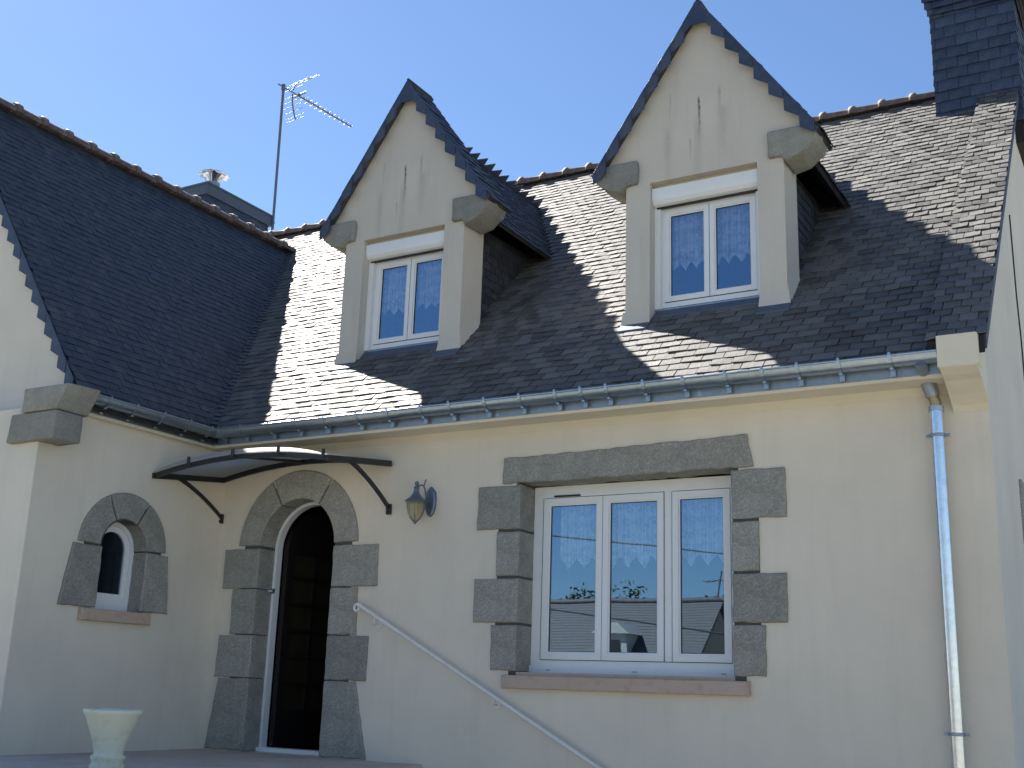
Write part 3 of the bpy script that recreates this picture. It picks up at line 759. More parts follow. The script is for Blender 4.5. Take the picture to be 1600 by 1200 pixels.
# small arched window: deep white frame, set back in the opening
mb = MB()
def archring(mb, yc, z0, zs, ro, ri, xf, xb, zb):
    po = [(yc - ro, z0)] + list(reversed(arc(yc, zs, ro, 0, PI, 14))) + [(yc + ro, z0)]
    pi2 = [(yc - ri, z0)] + list(reversed(arc(yc, zs, ri, 0, PI, 14))) + [(yc + ri, z0)]
    for i in range(len(po) - 1):
        a, b, c, d = po[i], po[i + 1], pi2[i + 1], pi2[i]
        mb.hexa([(xb, a[0], a[1]), (xb, b[0], b[1]), (xb, c[0], c[1]), (xb, d[0], d[1]), (xf, a[0], a[1]), (xf, b[0], b[1]), (xf, c[0], c[1]), (xf, d[0], d[1])])
    mb.box(xb, xf, yc - ri, yc + ri, z0, zb)
archring(mb, SYC, 1.108, SZS, SR, SR - .035, -.135, -.20, 1.20)
sw = mb.obj('window', m_pvc, house)
mb = MB(); archring(mb, SYC, 1.20, SZS, SR - .037, SR - .085, -.148, -.19, 1.245); mb.obj('sash', m_pvc, sw)
mb = MB(); mb.prism([(SYC - .15, 1.245), (SYC + .15, 1.245)] + arc(SYC, SZS, .15, 0, PI, 12), (-.165, 0, 0), Y_, Z_, X_, .006); mb.obj('pane', m_glass_dark, sw)

# ---- front window
def window(parent_name, x0, x1, z0, z1, y, cols, mull, frame_w, wb, wt):
    mb = MB(); ringbox(mb, x0, x1, z0, z1, frame_w, y, y + .07, wb, wt)
    for (a, b) in mull: mb.box(a, b, y, y + .07, z0 + wb, z1 - wt)
    return mb.obj(parent_name, m_pvc, house)
WY = .215
mb = MB(); ringbox(mb, WX0 + .001, WX1 - .001, WZ0, WZ1 + .004, .085, WY, WY + .075, .092, .09); mb.box(4.262, 4.322, WY, WY + .075, WZ0 + .092, WZ1 - .086)
mb.box(WX0 + .001, WX1 - .001, WY - .022, WY, WZ0 - .001, WZ0 + .05)
fw = mb.obj('window', m_pvc, house)
def sash(parent, x0, x1, z0, z1, y, w, yd=.055, glass=m_glass, gname='pane', name='sash'):
    mb = MB(); ringbox(mb, x0, x1, z0, z1, w, y, y + yd)
    e = .012; ringbox(mb, x0 + w - .001, x1 - w + .001, z0 + w - .001, z1 - w + .001, e, y + .012, y + yd - .01)
    s_ = mb.obj(name, m_pvc, parent)
    mb = MB(); ringbox(mb, x0 + w + e - .001, x1 - w - e + .001, z0 + w + e - .001, z1 - w - e + .001, .004, y + .018, y + .03); mb.obj('gasket', m_gasket, parent)
    mb = MB(); mb.box(x0 + w + e, x1 - w - e, y + .024, y + .030, z0 + w + e, z1 - w - e); mb.obj(gname, glass, parent)
sz0, sz1 = WZ0 + .097, 2.058
for (a, b) in ((3.238, 3.752), (3.756, 4.258), (4.326, 4.776)): sash(fw, a, b, sz0, sz1, WY - .006, .048)
mb = MB()
for (a, b) in ((3.234, 3.2365), (4.2585, 4.2615), (4.3225, 4.3255), (3.7525, 3.7555)): mb.box(a, b, WY - .0065, WY - .0005, sz0, sz1)
mb.box(3.24, 4.775, WY - .0065, WY - .0005, sz0 - .005, sz0 - .001); mb.obj('gasket', m_gasket, fw)
mb = MB(); mb.box(3.33, 3.56, WY - .012, WY - .0065, 2.066, 2.080); mb.obj('trickle_vent', m_gasket, fw)
for xx in (3.30, 4.02, 4.70): mb = MB(); mb.box(xx, xx + .035, WY - .028, WY - .0225, .735, .742); mb.obj('drain_cover', m_zinc_dull, fw)

# ================================================================== DORMERS
YD = .42; DH = .461; HPW = .676; ZB = 3.44; ZC = 4.70
ZA = 6.27
def dormer(xd, seed):
    R_ = random.Random(seed)
    cx = xd
    root = None
    mb = MB()
    # gable wall in local x, with the window opening; feet spread a little over the slates
    outer = [(-HPW - .03, 3.455), (-HPW - .022, 3.50), (-HPW, 3.60), (-HPW, 4.71), (-.80, 4.90), (-.88, 4.955), (0, ZA - .05), (.88, 4.955), (.80, 4.90), (HPW, 4.71), (HPW, 3.60), (HPW + .022, 3.50), (HPW + .03, 3.455), (DH + .03 - .045, 3.455), (DH, 3.56), (DH, 4.71), (-DH, 4.71), (-DH, 3.56), (-DH - .0, 3.455)]
    panel(mb, outer, [], (0, YD, 0), X_, Z_, -Y_, .16)
    # side returns of the two pillars
    for s in (-1, 1):
        a, b = (s * (HPW - .06), s * HPW) if s > 0 else (s * HPW, s * (HPW - .06))
        mb.box(a, b, YD + .16, YD + .34, 3.5, 4.72)
        mb.hexa([(s * (HPW + .03), YD + .01, 3.46), (s * (HPW + .028), YD + .30, 3.70), (s * (HPW - .03), YD + .30, 3.70), (s * (HPW - .03), YD + .01, 3.46), (s * (HPW + .001), YD + .01, 3.66), (s * (HPW + .001), YD + .30, 3.86), (s * (HPW - .03), YD + .30, 3.86), (s * (HPW - .03), YD + .01, 3.66)] if s > 0 else
                [(s * (HPW - .03), YD + .01, 3.46), (s * (HPW - .03), YD + .30, 3.70), (s * (HPW + .028), YD + .30, 3.70), (s * (HPW + .03), YD + .01, 3.46), (s * (HPW - .03), YD + .01, 3.66), (s * (HPW - .03), YD + .30, 3.86), (s * (HPW + .001), YD + .30, 3.86), (s * (HPW + .001), YD + .01, 3.66)])
    root = mb.obj('dormer', m_dormer, house, loc=(cx, 0, 0))
    # flared skirts at the foot of each pillar front
    for s in (-1, 1):
        a, b = sorted((s * (DH - .012), s * (HPW + .032)))
        m2 = MB(); m2.hexa([(a, YD - .028, 3.45), (b, YD - .028, 3.45), (b - .0, YD + .02, 3.45), (a, YD + .02, 3.45), (a + .010, YD - .002, 3.60), (b - .02 if s > 0 else b - .01, YD - .002, 3.60), (b - .02, YD + .02, 3.60), (a + .01, YD + .02, 3.60)]); m2.obj('pillar_foot', m_dormer, root)
        # zinc flashing on the slates below
        f = MB(); y0 = YD - .09
        P_ = lambda x, y, h: (x, y, zm(y) + h)
        f.hexa([P_(a, y0, .012), P_(b, y0, .012), P_(b, YD + .02, .012), P_(a, YD + .02, .012), P_(a, y0, .030), P_(b, y0, .030), P_(b, YD + .02, .034), P_(a, YD + .02, .034)])
        f.obj('flashing', m_lead, root)
    f = MB(); P_ = lambda x, y, h: (x, y, zm(y) + h)
    f.hexa([P_(-DH + .01, .47, .014), P_(DH - .01, .47, .014), P_(DH - .01, .60, .014), P_(-DH + .01, .60, .014), P_(-DH + .01, .47, .026), P_(DH - .01, .47, .026), P_(DH - .01, .60, .04), P_(-DH + .01, .60, .04)]); f.obj('flashing', m_lead, root)
    # corbel stones: squared front, the outer end rounded underneath
    for s in (-1, 1):
        fr = [(s * .56, 4.71), (s * .56, 4.925), (s * .90, 4.925), (s * .965, 4.86), (s * .93, 4.775), (s * .83, 4.695), (s * .70, 4.655), (s * .66, 4.705)]
        n = len(fr)
        vs = [(x, YD - .045, z) for x, z in fr] + [(x, YD + .27, z) for x, z in fr]
        fs = [tuple(range(n)), tuple(range(2 * n - 1, n - 1, -1))] + [(i, n + i, n + (i + 1) % n, (i + 1) % n) for i in range(n)]
        c = carved(root, vs, fs, 'corbel_stone', m_granite_smooth, bev=.014, amp=.006)
    # cheeks clad in slate
    for s in (-1, 1):
        ck = MB(); xc = s * .60
        pts = [(YD + .1, zm(YD + .1) - .05), (YD + .1, 4.80), (1.83, 4.84)]
        ck.prism(pts, (xc, 0, 0), Y_, Z_, X_ * s, .04)
        cko = ck.obj('cheek', m_deck, root)
        pl = (Vector((xc, 0, 3.4)), Y_ * 1, Z_, X_ * s)
        sl_ = slates(pl, lambda v: [(YD + .34 if True else 0, max(YD + .35, yv_at(3.4 + v + .02)))], .11, .085, .0, 1.40, seed=seed * 3 + s, thick=.005, up=.010)
        # the rows stop where the roof rises past them
        sl2 = []
        for p, t in sl_:
            cy = sum(q[1] for q in p) / 8; cz = sum(q[2] for q in p) / 8
            if cz > zm(cy) - .03 and cz < 4.80: sl2.append((p, t))
        # rows run from the pillar back to the slope
        sl3 = slates(pl, lambda v: [(YD + .16, min(1.85, yv_at(3.4 + v) + .06))], .11, .085, .0, 1.38, seed=seed * 3 + s, thick=.005, up=.010)
        slates_obj('cheek_slate', sl3, m_slate_dark, root)
    # roofs: a taller hood over the gable, the lower saddle roof behind it
    for s in (-1, 1):
        RK, w = (1.488, .955) if s < 0 else (1.415, .995)
        Ln = math.hypot(1, RK); Vd = Vector((-s / Ln, 0, RK / Ln)); Nd = Vector((s * RK / Ln, 0, 1 / Ln))
        zt = ZA - .0; y0, y1 = YD - .075, .74
        h = MB(); E0 = Vector((s * w, 0, zt - RK * w)); T0 = Vector((0, 0, zt))
        pts = [E0 + Y_ * y0, E0 + Y_ * y1, T0 + Y_ * y1, T0 + Y_ * y0]
        h.hexa([p - Nd * .045 for p in pts] + [p - Nd * .012 for p in pts] if s > 0 else [p - Nd * .045 for p in reversed(pts)] + [p - Nd * .012 for p in reversed(pts)])
        ho = h.obj('hood', m_slate_dark, root)
        pl = (E0 - Nd * .012, Y_, Vd, Nd)
        slates_obj('hood_slate', slates(pl, lambda v: [(y0 - .004, y1)], .122, .10, -.02, w * Ln - .03, seed=seed + s, thick=.006, up=.012), m_slate_new if s < 0 else m_slate_dark, root)
        R2 = (HT - HB) / HW; L2 = math.hypot(1, R2); V2 = Vector((-s / L2, 0, R2 / L2)); N2 = Vector((s * R2 / L2, 0, 1 / L2))
        E2 = Vector((s * HW, 0, HB)); ye = 1.80; yr = yv_at(HT) + .05
        b_ = MB()
        top = Vector((0, 0, HT)); pts = [E2 + Y_ * .6, E2 + Y_ * ye, top + Y_ * yr, top + Y_ * .6]
        b_.hexa([p - N2 * .045 for p in pts] + [p - N2 * .012 for p in pts] if s > 0 else [p - N2 * .045 for p in reversed(pts)] + [p - N2 * .012 for p in reversed(pts)])
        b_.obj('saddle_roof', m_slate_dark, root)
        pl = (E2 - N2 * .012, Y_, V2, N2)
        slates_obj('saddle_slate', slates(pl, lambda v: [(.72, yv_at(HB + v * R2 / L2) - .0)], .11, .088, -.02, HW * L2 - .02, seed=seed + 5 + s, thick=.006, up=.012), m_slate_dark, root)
    # ridge slates standing proud of the saddle ridge
    y = 1.33; L2 = math.hypot(1, (HT - HB) / HW); V2 = Vector((1 / L2, 0, (HT - HB) / HW / L2))
    while y < 3.0:
        hh = .075 + R_.uniform(-.008, .008); t = MB()
        p = [Vector((-.07, 0, -.10)), Vector((-.07, .14, -.10)), V2 * (hh + .02) + Vector((0, .14, 0)), V2 * .012]
        nr = Vector((-V2.z, 0, V2.x)) * .006
        t.hexa([a - nr for a in p] + [a + nr for a in p], .3); t.obj('ridge_slate', m_slate_new, root, loc=(0, y, HT)); y += .152
    # scalloped slates down both rakes
    for s in (-1, 1): scallops(0, s, 1.488 if s < 0 else 1.415, ZA, .115, .95, YD - .085, root, m_slate_new, dx=.122, dep=.20, inn=.10)
    t = MB(); t.prism([(-.116, -.285), (-.116, -.173), (0, 0), (.116, -.173), (.116, -.285), (.06, -.235), (-.06, -.235)], (0, YD - .086, ZA), X_, Z_, -Y_, .01); t.obj('verge_slate', m_slate_new, root)
    t = MB(); t.tube([(0, YD - .08, ZA + .0), (0, .745, ZA + .0)], .016, 6); t.obj('hood_ridge', m_slate_dark, root)
    # window with shutter box
    y = .575
    b = MB(); b.box(-DH, DH, .50, .58, 4.672, 4.712); b.obj('lintel_board', m_beige, root)
    b = MB(); prof = [(.455, 4.668), (.455, 4.60), (.462, 4.56), (.485, 4.532), (.52, 4.523), (.60, 4.523), (.60, 4.668)]
    b.prism([(-yy, zz) for yy, zz in prof], (DH - .004, 0, 0), -Y_, Z_, X_, 2 * DH - .008); bo = b.obj('shutter_box', m_pvc, root)
    b = MB(); b.box(-DH + .02, DH - .02, .52, .545, 4.507, 4.5225); b.obj('shutter_slot', m_gasket, root)
    for a_, b_ in ((-DH + .001, -DH + .05), (DH - .05, DH - .001)): b = MB(); b.box(a_, b_, .525, y + .02, 3.63, 4.522); b.obj('shutter_guide', m_pvc, root)
    zz0, zz1 = 3.628, 4.523
    b = MB(); ringbox(b, -DH + .002, DH - .002, zz0, zz1, .068, y, y + .07, .062, .02); b.box(-DH + .002, DH - .002, y - .02, y, zz0, zz0 + .028)
    wf = b.obj('window_frame', m_pvc, root)
    for (a, c) in ((-.391, -.002), (.002, .391)): sash(root, a, c, zz0 + .068, zz1 - .022, y - .006, .040)
    b = MB(); b.box(-.0025, .0025, y - .0063, y - .001, zz0 + .07, zz1 - .022); b.box(-.39, .39, y - .0063, y - .001, zz0 + .063, zz0 + .0675); b.obj('gasket', m_gasket, root)
    b = MB(); b.box(-DH + .002, DH - .002, .53, .59, 3.595, 3.627); b.obj('window_sill', m_zinc_dull, root)
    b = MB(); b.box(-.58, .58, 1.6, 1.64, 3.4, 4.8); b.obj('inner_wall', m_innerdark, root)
    return root
d1 = dormer(1.546, 31)
d2 = dormer(4.511, 57)
d1['label'] = 'left dormer with shuttered window and toothed slate ridge'
d2['label'] = 'right dormer, nearer the camera, with stained gable'

# ================================================================== CHIMNEYS
CY = 3.27
mb = MB(); cx0, cx1, cy1 = 5.905, 6.70, 4.30
mb.box(cx0 + .012, cx1 - .012, CY + .012, cy1, 5.8, 7.9)
ch = mb.obj('chimney', m_deck, house)
fr = slates((Vector((0, CY + .012, 6.0)), X_, Z_, -Y_), lambda v: [(cx0, cx1)], .198, .118, .03, 1.42, seed=21, thick=.007, up=.014)
slate_parts([s_ for s_ in fr if size_seen(s_[0]) > 0 and sum(q[2] for q in s_[0]) / 8 > 6.1], m_slate_new, ch)
rest = [s_ for s_ in fr if not (size_seen(s_[0]) > 0 and sum(q[2] for q in s_[0]) / 8 > 6.1)]
rest += slates((Vector((cx1 - .012, 0, 6.0)), Y_, Z_, X_), lambda v: [(CY, cy1)], .16, .118, .0, 1.42, seed=22, thick=.007, up=.014)
rest += slates((Vector((cx0 + .012, 0, 6.0)), -Y_, Z_, -X_), lambda v: [(-cy1, -CY)], .16, .118, .0, 1.42, seed=23, thick=.007, up=.014)
slates_obj('slate', rest, m_slate_new, ch)
for i in range(3):   # crown corbelled out course by course
    o_ = .022 + .02 * i; z0 = 7.36 + i * .07
    fr = slates((Vector((0, CY - o_ + .012, z0)), X_, Z_, -Y_), lambda v: [(cx0 - o_, cx1 + o_)], .198, .075, .0, .07, seed=41 + i, thick=.008, up=.014)
    fr += slates((Vector((cx1 + o_ - .012, 0, z0)), Y_, Z_, X_), lambda v: [(CY - o_, cy1 + o_)], .198, .075, .0, .07, seed=44 + i, thick=.008, up=.014)
    slates_obj('crown_slate', fr, m_slate_new, ch)
mb = MB(); mb.box(cx0 - .06, cx1 + .06, CY - .06, cy1 + .06, 7.57, 7.86); mb.obj('chimney_crown', m_slate_new, ch)
mb = MB()
for xx in (6.1, 6.5): mb.lathe([(.11, 7.9), (.10, 8.15), (.12, 8.16), (.12, 8.2), (.09, 8.2), (.08, 7.9)], (xx, 3.8, 0), 16)
mb.obj('chimney_pot', m_tile, ch)
# left chimney, behind the wing ridge
mb = MB(); lx0, lx1, ly0, ly1 = -4.70, -4.06, 3.235, 4.545
mb.box(lx0, lx1, ly0, ly1, 5.6, 7.33)
lc = mb.obj('chimney', m_slate_new, house)
rs_ = slates((Vector((lx1, 0, 6.2)), Y_, Z_, X_), lambda v: [(ly0, ly1)], .18, .12, 0, 1.1, seed=61) + slates((Vector((0, ly0, 6.2)), X_, Z_, -Y_), lambda v: [(lx0, lx1)], .18, .12, 0, 1.1, seed=62)
slates_obj('slate', rs_, m_slate_new, lc)
mb = MB(); mb.box(lx0 - .035, lx1 + .035, ly0 - .035, ly1 + .035, 7.33, 7.50); mb.box(lx0 - .05, lx1 + .05, ly0 - .05, ly1 + .05, 7.485, 7.512); mb.obj('chimney_cap', m_lead, lc)
mb = MB(); px_, py_ = -4.13, 3.40
mb.tube([(px_, py_, 7.5), (px_, py_, 7.585)], .10, 16); cw = mb.obj('flue_pipe', m_zinc_dull, lc)
mb = MB()
for i in range(4): w = i * PI / 2 + .5; mb.tube([(px_ + .09 * math.cos(w), py_ + .09 * math.sin(w), 7.57), (px_ + .14 * math.cos(w), py_ + .14 * math.sin(w), 7.70)], .007, 5)
mb.lathe([(.05, 7.60), (.11, 7.66), (.155, 7.70), (.03, 7.715)], (px_, py_, 0), 14, False)
n = 12; vs = [(px_, py_, 7.80)] + [(px_ + (.225 if j % 2 else .20) * math.cos(2 * PI * j / 24), py_ + (.225 if j % 2 else .20) * math.sin(2 * PI * j / 24), 7.70 + (.0 if j % 2 else .018)) for j in range(24)]
mb.add(vs, [(0, 1 + j, 1 + (j + 1) % 24) for j in range(24)]); mb.add([(a, b, c - .004) for a, b, c in vs], [(0, 1 + (j + 1) % 24, 1 + j) for j in range(24)])
mb.obj('flue_cowl', m_steel, lc)

# stone jamb of the window in the right gable wall
for (z0, z1) in ((1.10, 1.38), (1.40, 1.70), (1.72, 2.20)): blk(house, XR - .05, XR + .02, 1.27, 1.50, z0, z1, name='jamb_stone', m=m_granite)
mb = MB(); mb.tube([(XR + .006, 2.10, 4.6), (XR + .006, 2.12, 3.9), (XR + .006, 2.20, 3.5), (XR + .006, 2.22, 2.6)], .006, 6); mb.obj('wall_cable', m_gasket, house)

# ================================================================== CURTAINS (hang inside: things of their own)
def curtain(x0, x1, zt, zb, y, npts, label, group, seed, dep=.07, frac=.0):
    R_ = random.Random(seed); nx = max(24, int((x1 - x0) / .008)); nz = 6; vs = []
    ph = R_.random() * 6
    for i in range(nx + 1):
        u = i / nx; x = x0 + (x1 - x0) * u; t = (u * npts + frac) % 1
        zbot = zb + dep * (abs(t - .5) * 2) ** .8
        for j in range(nz + 1):
            w = j / nz; z = zt + (zbot - zt) * w
            yy = y + (.007 + .006 * w) * math.sin(x * 95 + ph + 1.3 * math.sin(x * 21)) + .004 * math.sin(x * 33 + ph)
            vs.append((x - x0, yy - y, z - zb))
    mb = MB(); mb.add(vs, [(i * (nz + 1) + j, (i + 1) * (nz + 1) + j, (i + 1) * (nz + 1) + j + 1, i * (nz + 1) + j + 1) for i in range(nx) for j in range(nz)], smooth=True)
    return mb.obj('lace_curtain', m_lace, None, loc=(x0, y, zb), label=label, category='curtain', group=group)
GC = 'white lace half curtains'
curtain(3.335, 3.75, 2.06, 1.50, .33, 3, 'white lace half curtain behind the left pane of the wide ground floor window', GC, 1, .10)
curtain(3.757, 4.285, 2.06, 1.50, .33, 4, 'white lace half curtain behind the middle pane of the wide ground floor window', GC, 2, .10, .3)
curtain(4.29, 4.83, 2.06, 1.50, .33, 4, 'white lace half curtain behind the right pane of the wide ground floor window', GC, 3, .10, .5)
for (xd, nm, s0) in ((1.546, 'left', 4), (4.511, 'right', 6)):
    curtain(xd - .40, xd - .0, 4.52, 3.98 if s0 == 6 else 4.0, .68, 4, f'white lace half curtain in the left sash of the {nm} dormer window', GC, s0, .08)
    curtain(xd + .01, xd + .43, 4.52, 3.98 if s0 == 6 else 4.0, .68, 4, f'white lace half curtain in the right sash of the {nm} dormer window', GC, s0 + 1, .08, .4)

# ================================================================== AWNING OVER THE DOOR
aw = empty('door_canopy', (.93, 0, 2.3), 'black framed polycarbonate canopy curving over the arched front door', 'canopy')
def loc(o, r): o.location = o.location - r.location; return o
AX0, AX1, AF = -.0, 1.885, -.86
def arcz(t, wall): # t 0..1 across
    e0, e1, pk = (2.362, 2.392, 2.470) if wall else (2.262, 2.286, 2.362)
    b = e0 + (e1 - e0) * t; return b + (pk - (e0 + e1) / 2) * (1 - (2 * t - 1) ** 2)
def ap(t, w):  # w 0 wall .. 1 front
    return Vector((AX0 + (AX1 - AX0) * t + .012 * w, -.03 + (AF + .03) * w, arcz(t, True) * (1 - w) + arcz(t, False) * w))
def bar(path, hw, hh, parent, name, m):
    """flat bar along a path, rectangular section standing upright"""
    mb = MB(); P_ = [Vector(p) for p in path]; vs = []
    for i, p in enumerate(P_):
        t = (P_[min(i + 1, len(P_) - 1)] - P_[max(i - 1, 0)]).normalized(); sd = t.cross(Z_); sd = sd.normalized() if sd.length > 1e-4 else X_; up = sd.cross(t).normalized()
        for (a, b) in ((-1, -1), (1, -1), (1, 1), (-1, 1)): vs.append(p + sd * a * hw + up * b * hh)
    fs = [(0, 3, 2, 1)] + [(4 * i + k, 4 * i + (k + 1) % 4, 4 * (i + 1) + (k + 1) % 4, 4 * (i + 1) + k) for i in range(len(P_) - 1) for k in range(4)]; e = 4 * (len(P_) - 1); fs.append((e, e + 1, e + 2, e + 3))
    mb.add(vs, fs); o = mb.obj(name, m, parent); o.location = -Vector(parent.location); return o
NT = 20
bar([ap(i / NT, 0) for i in range(NT + 1)], .012, .022, aw, 'wall_bar', m_black)
bar([ap(i / NT, 1) for i in range(NT + 1)], .012, .020, aw, 'front_bar', m_black)
for t in (0, 1): bar([ap(t, 0), ap(t, .5), ap(t, 1.03)], .014, .024, aw, 'side_bar', m_black)
for t in (.5,): bar([ap(t, 0), ap(t, .5), ap(t, 1)], .012, .012, aw, 'rib', m_black)
mb = MB(); vs = []; nw = 6
for i in range(NT + 1):
    for j in range(nw + 1): p = ap(i / NT, j / nw * 1.03); vs.append(p + Z_ * .026)
m1 = nw + 1
fs = [(i * m1 + j, i * m1 + j + 1, (i + 1) * m1 + j + 1, (i + 1) * m1 + j) for i in range(NT) for j in range(nw)]
nv = len(vs); vs2 = vs + [v + Z_ * .005 for v in vs]
fs = [tuple(reversed(f)) for f in fs] + [tuple(nv + k for k in f) for f in fs]
mb.add(vs2, fs, smooth=True); o = mb.obj('roof_sheet', m_sheet, aw); o.location = -Vector(aw.location)
# clear upturned lip of the sheet and its screw knobs
mb = MB(); vs = []
for i in range(NT + 1):
    t = i / NT; h = .036 * min(1, 6 * t * (1 - t)) ** .6
    p = ap(t, 1.03) + Z_ * .022; vs += [p, p + Z_ * h + Y_ * -.004, p + Z_ * h, p + Y_ * .005]
fs = [(4 * i + k, 4 * (i + 1) + k, 4 * (i + 1) + (k + 1) % 4, 4 * i + (k + 1) % 4) for i in range(NT) for k in range(4)]
mb.add(vs, fs); o = mb.obj('front_lip', m_lip, aw); o.location = -Vector(aw.location)
for t in (.22, .48, .74, .985):
    for w in (1.0,): mb = MB(); p = ap(t, w * 1.045); mb.tube([p, p + Z_ * .068], .014, 8); o = mb.obj('screw_knob', m_black, aw); o.location = -Vector(aw.location)
for t in (0, 1):
    a = ap(t, .70); b = Vector((ap(t, 0).x, -.02, 2.02 - .0)); P_ = []
    for i in range(11):
        u = i / 10; ang = u * PI / 2
        P_.append(Vector((a.x + (b.x - a.x) * u, a.y + (b.y - a.y) * (u * .86 + .14 * math.sin(ang)), a.z + (b.z - a.z) * (u ** 1.25))))
    bar(P_, .009, .017, aw, 'support_arm', m_black)
    mb = MB(); mb.box(b.x - .02, b.x + .02, -.03, -.001, 1.965, 2.05); mb.tube([(b.x, -.03, 1.985), (b.x, -.042, 1.985)], .009, 8); o = mb.obj('wall_foot', m_black, aw); o.location = -Vector(aw.location)

# ================================================================== WALL LANTERN
ln = empty('wall_lantern', (2.30, 0, 2.04), 'small pewter wall lantern with amber glass to the right of the arched door', 'wall lamp')
L0 = Vector(ln.location)
def lo(mb, name, m): o = mb.obj(name, m, ln); o.location = -L0; return o
mb = MB(); c = (2.302, 2.05)
mb.prism([(c[0] + a * .05, c[1] + b * .125) for a, b in ((0, 1.0), (.45, .82), (.85, .62), (1, .1), (.9, -.5), (.5, -.85), (0, -1), (-.5, -.85), (-.9, -.5), (-1, .1), (-.85, .62), (-.45, .82))], (0, -.03, 0), X_, Z_, -Y_, .03, .01); lo(mb, 'back_plate', m_lamp)
mb = MB(); hx, hy = 2.248, -.145
mb.tube([(2.30, -.03, 2.04), (2.30, -.055, 2.05), (2.298, -.075, 2.08), (2.292, -.085, 2.13), (2.285, -.098, 2.165), (2.275, -.115, 2.175), (2.262, -.13, 2.165), (hx, hy, 2.15)], .0075, 8)
mb.tube([(2.285, -.098, 2.165), (2.288, -.092, 2.19), (2.292, -.088, 2.215), (2.30, -.085, 2.222)], .006, 6); mb.tube([(2.30, -.05, 2.05), (2.296, -.07, 2.02), (2.292, -.06, 1.99)], .006, 6)
lo(mb, 'scroll_arm', m_lamp)
mb = MB(); mb.lathe([(.099, 2.028), (.103, 2.034), (.085, 2.045), (.055, 2.066), (.032, 2.10), (.024, 2.128), (.022, 2.14), (.028, 2.146), (.018, 2.156), (.014, 2.17), (.02, 2.178), (.020, 2.19), (.010, 2.20), (.0, 2.205)], (hx, hy, 0), 6, False)
mb.lathe([(.0, 2.03), (.099, 2.028)], (hx, hy, 0), 6, False); lo(mb, 'lantern_roof', m_lamp)
mb = MB(); mb.lathe([(.080, 2.026), (.078, 1.99), (.066, 1.94), (.045, 1.90), (.018, 1.873)], (hx, hy, 0), 6, False); lo(mb, 'lantern_glass', m_lampglass)
mb = MB()
for j in range(6):
    w = 2 * PI * j / 6; mb.tube([(hx + r * math.cos(w), hy + r * math.sin(w), z) for r, z in ((.082, 2.026), (.080, 1.99), (.068, 1.94), (.047, 1.90), (.018, 1.872))], .0035, 5)
mb.lathe([(.02, 1.878), (.018, 1.868), (.008, 1.862), (.010, 1.856), (.0, 1.848)], (hx, hy, 0), 8); lo(mb, 'lantern_ribs', m_lamp)
mb = MB(); mb.tube([(hx, hy, 2.02), (hx, hy, 1.965)], .011, 8); mb.lathe([(.011, 1.965), (.018, 1.94), (.012, 1.915), (0, 1.91)], (hx, hy, 0), 10); lo(mb, 'bulb', m_pvc)

# ================================================================== HANDRAIL
hr = empty('handrail', (1.65, -.08, 1.22), 'white iron handrail with a curled end sloping down the front wall', 'handrail')
H0 = Vector(hr.location)
def ho_(mb, name, m=m_white_iron): o = mb.obj(name, m, hr); o.location = -H0; return o
ra, rb = Vector((1.675, -.08, 1.222)), Vector((3.883, -.08, .072)); dr = (rb - ra).normalized(); re_ = ra + dr * 3.75
mb = MB(); mb.tube([ra, rb, re_], .0165, 12); ho_(mb, 'rail')
mb = MB(); sp_ = []
cc = ra + Vector((-.004, 0, -.032)); a0 = math.atan2((ra - cc).z, (ra - cc).x)
for i in range(22): a = a0 + i / 21 * 1.75 * PI; r = .034 - .020 * i / 21; sp_.append(cc + Vector((r * math.cos(a), 0, r * math.sin(a))))
mb.tube(sp_, [.0135 - .003 * i / 21 for i in range(22)], 10); ho_(mb, 'scroll_end')
for t in ((1.853, 1.109), (2.999, .513), (4.15, -.08)):
    z = ra.z + (t[0] - ra.x) * dr.z / dr.x
    mb = MB(); mb.tube([(t[0], -.08, z - .01), (t[0], -.078, z - .05), (t[0] + .0, -.05, z - .065), (t[0], -.004, z - .065)], .0075, 8); mb.tube([(t[0], -.012, z - .065), (t[0], -.001, z - .065)], .028, 12); ho_(mb, 'rail_bracket')

# ================================================================== URN
uc = Vector((1.44, -2.30, 0))
mb = MB()
prof = [(.0, .0), (.118, .0), (.118, .03), (.105, .036), (.108, .055), (.118, .066), (.116, .08), (.100, .088), (.098, .105), (.106, .13), (.118, .17), (.138, .22), (.162, .27), (.180, .31), (.196, .328), (.199, .335), (.199, .350), (.192, .355), (.176, .352), (.165, .335), (.150, .29), (.0, .26)]
prof = [(r * .93, z * 1.06) for r, z in prof]
mb.lathe(prof, (0, 0, 0), 40)
urn = mb.mesh('urn'); urn.materials.append(m_urn)
from mathutils import noise as _nz
for v in urn.vertices:
    nn_ = _nz.noise(v.co * 30); v.co.x *= 1 + .008 * nn_; v.co.y *= 1 + .008 * nn_
    if v.co.z > .34: v.co.z += .007 * _nz.noise(v.co * 55)
link('garden_urn', urn, None, uc, label='weathered cream garden urn with a flared rim standing on the terrace', category='urn')

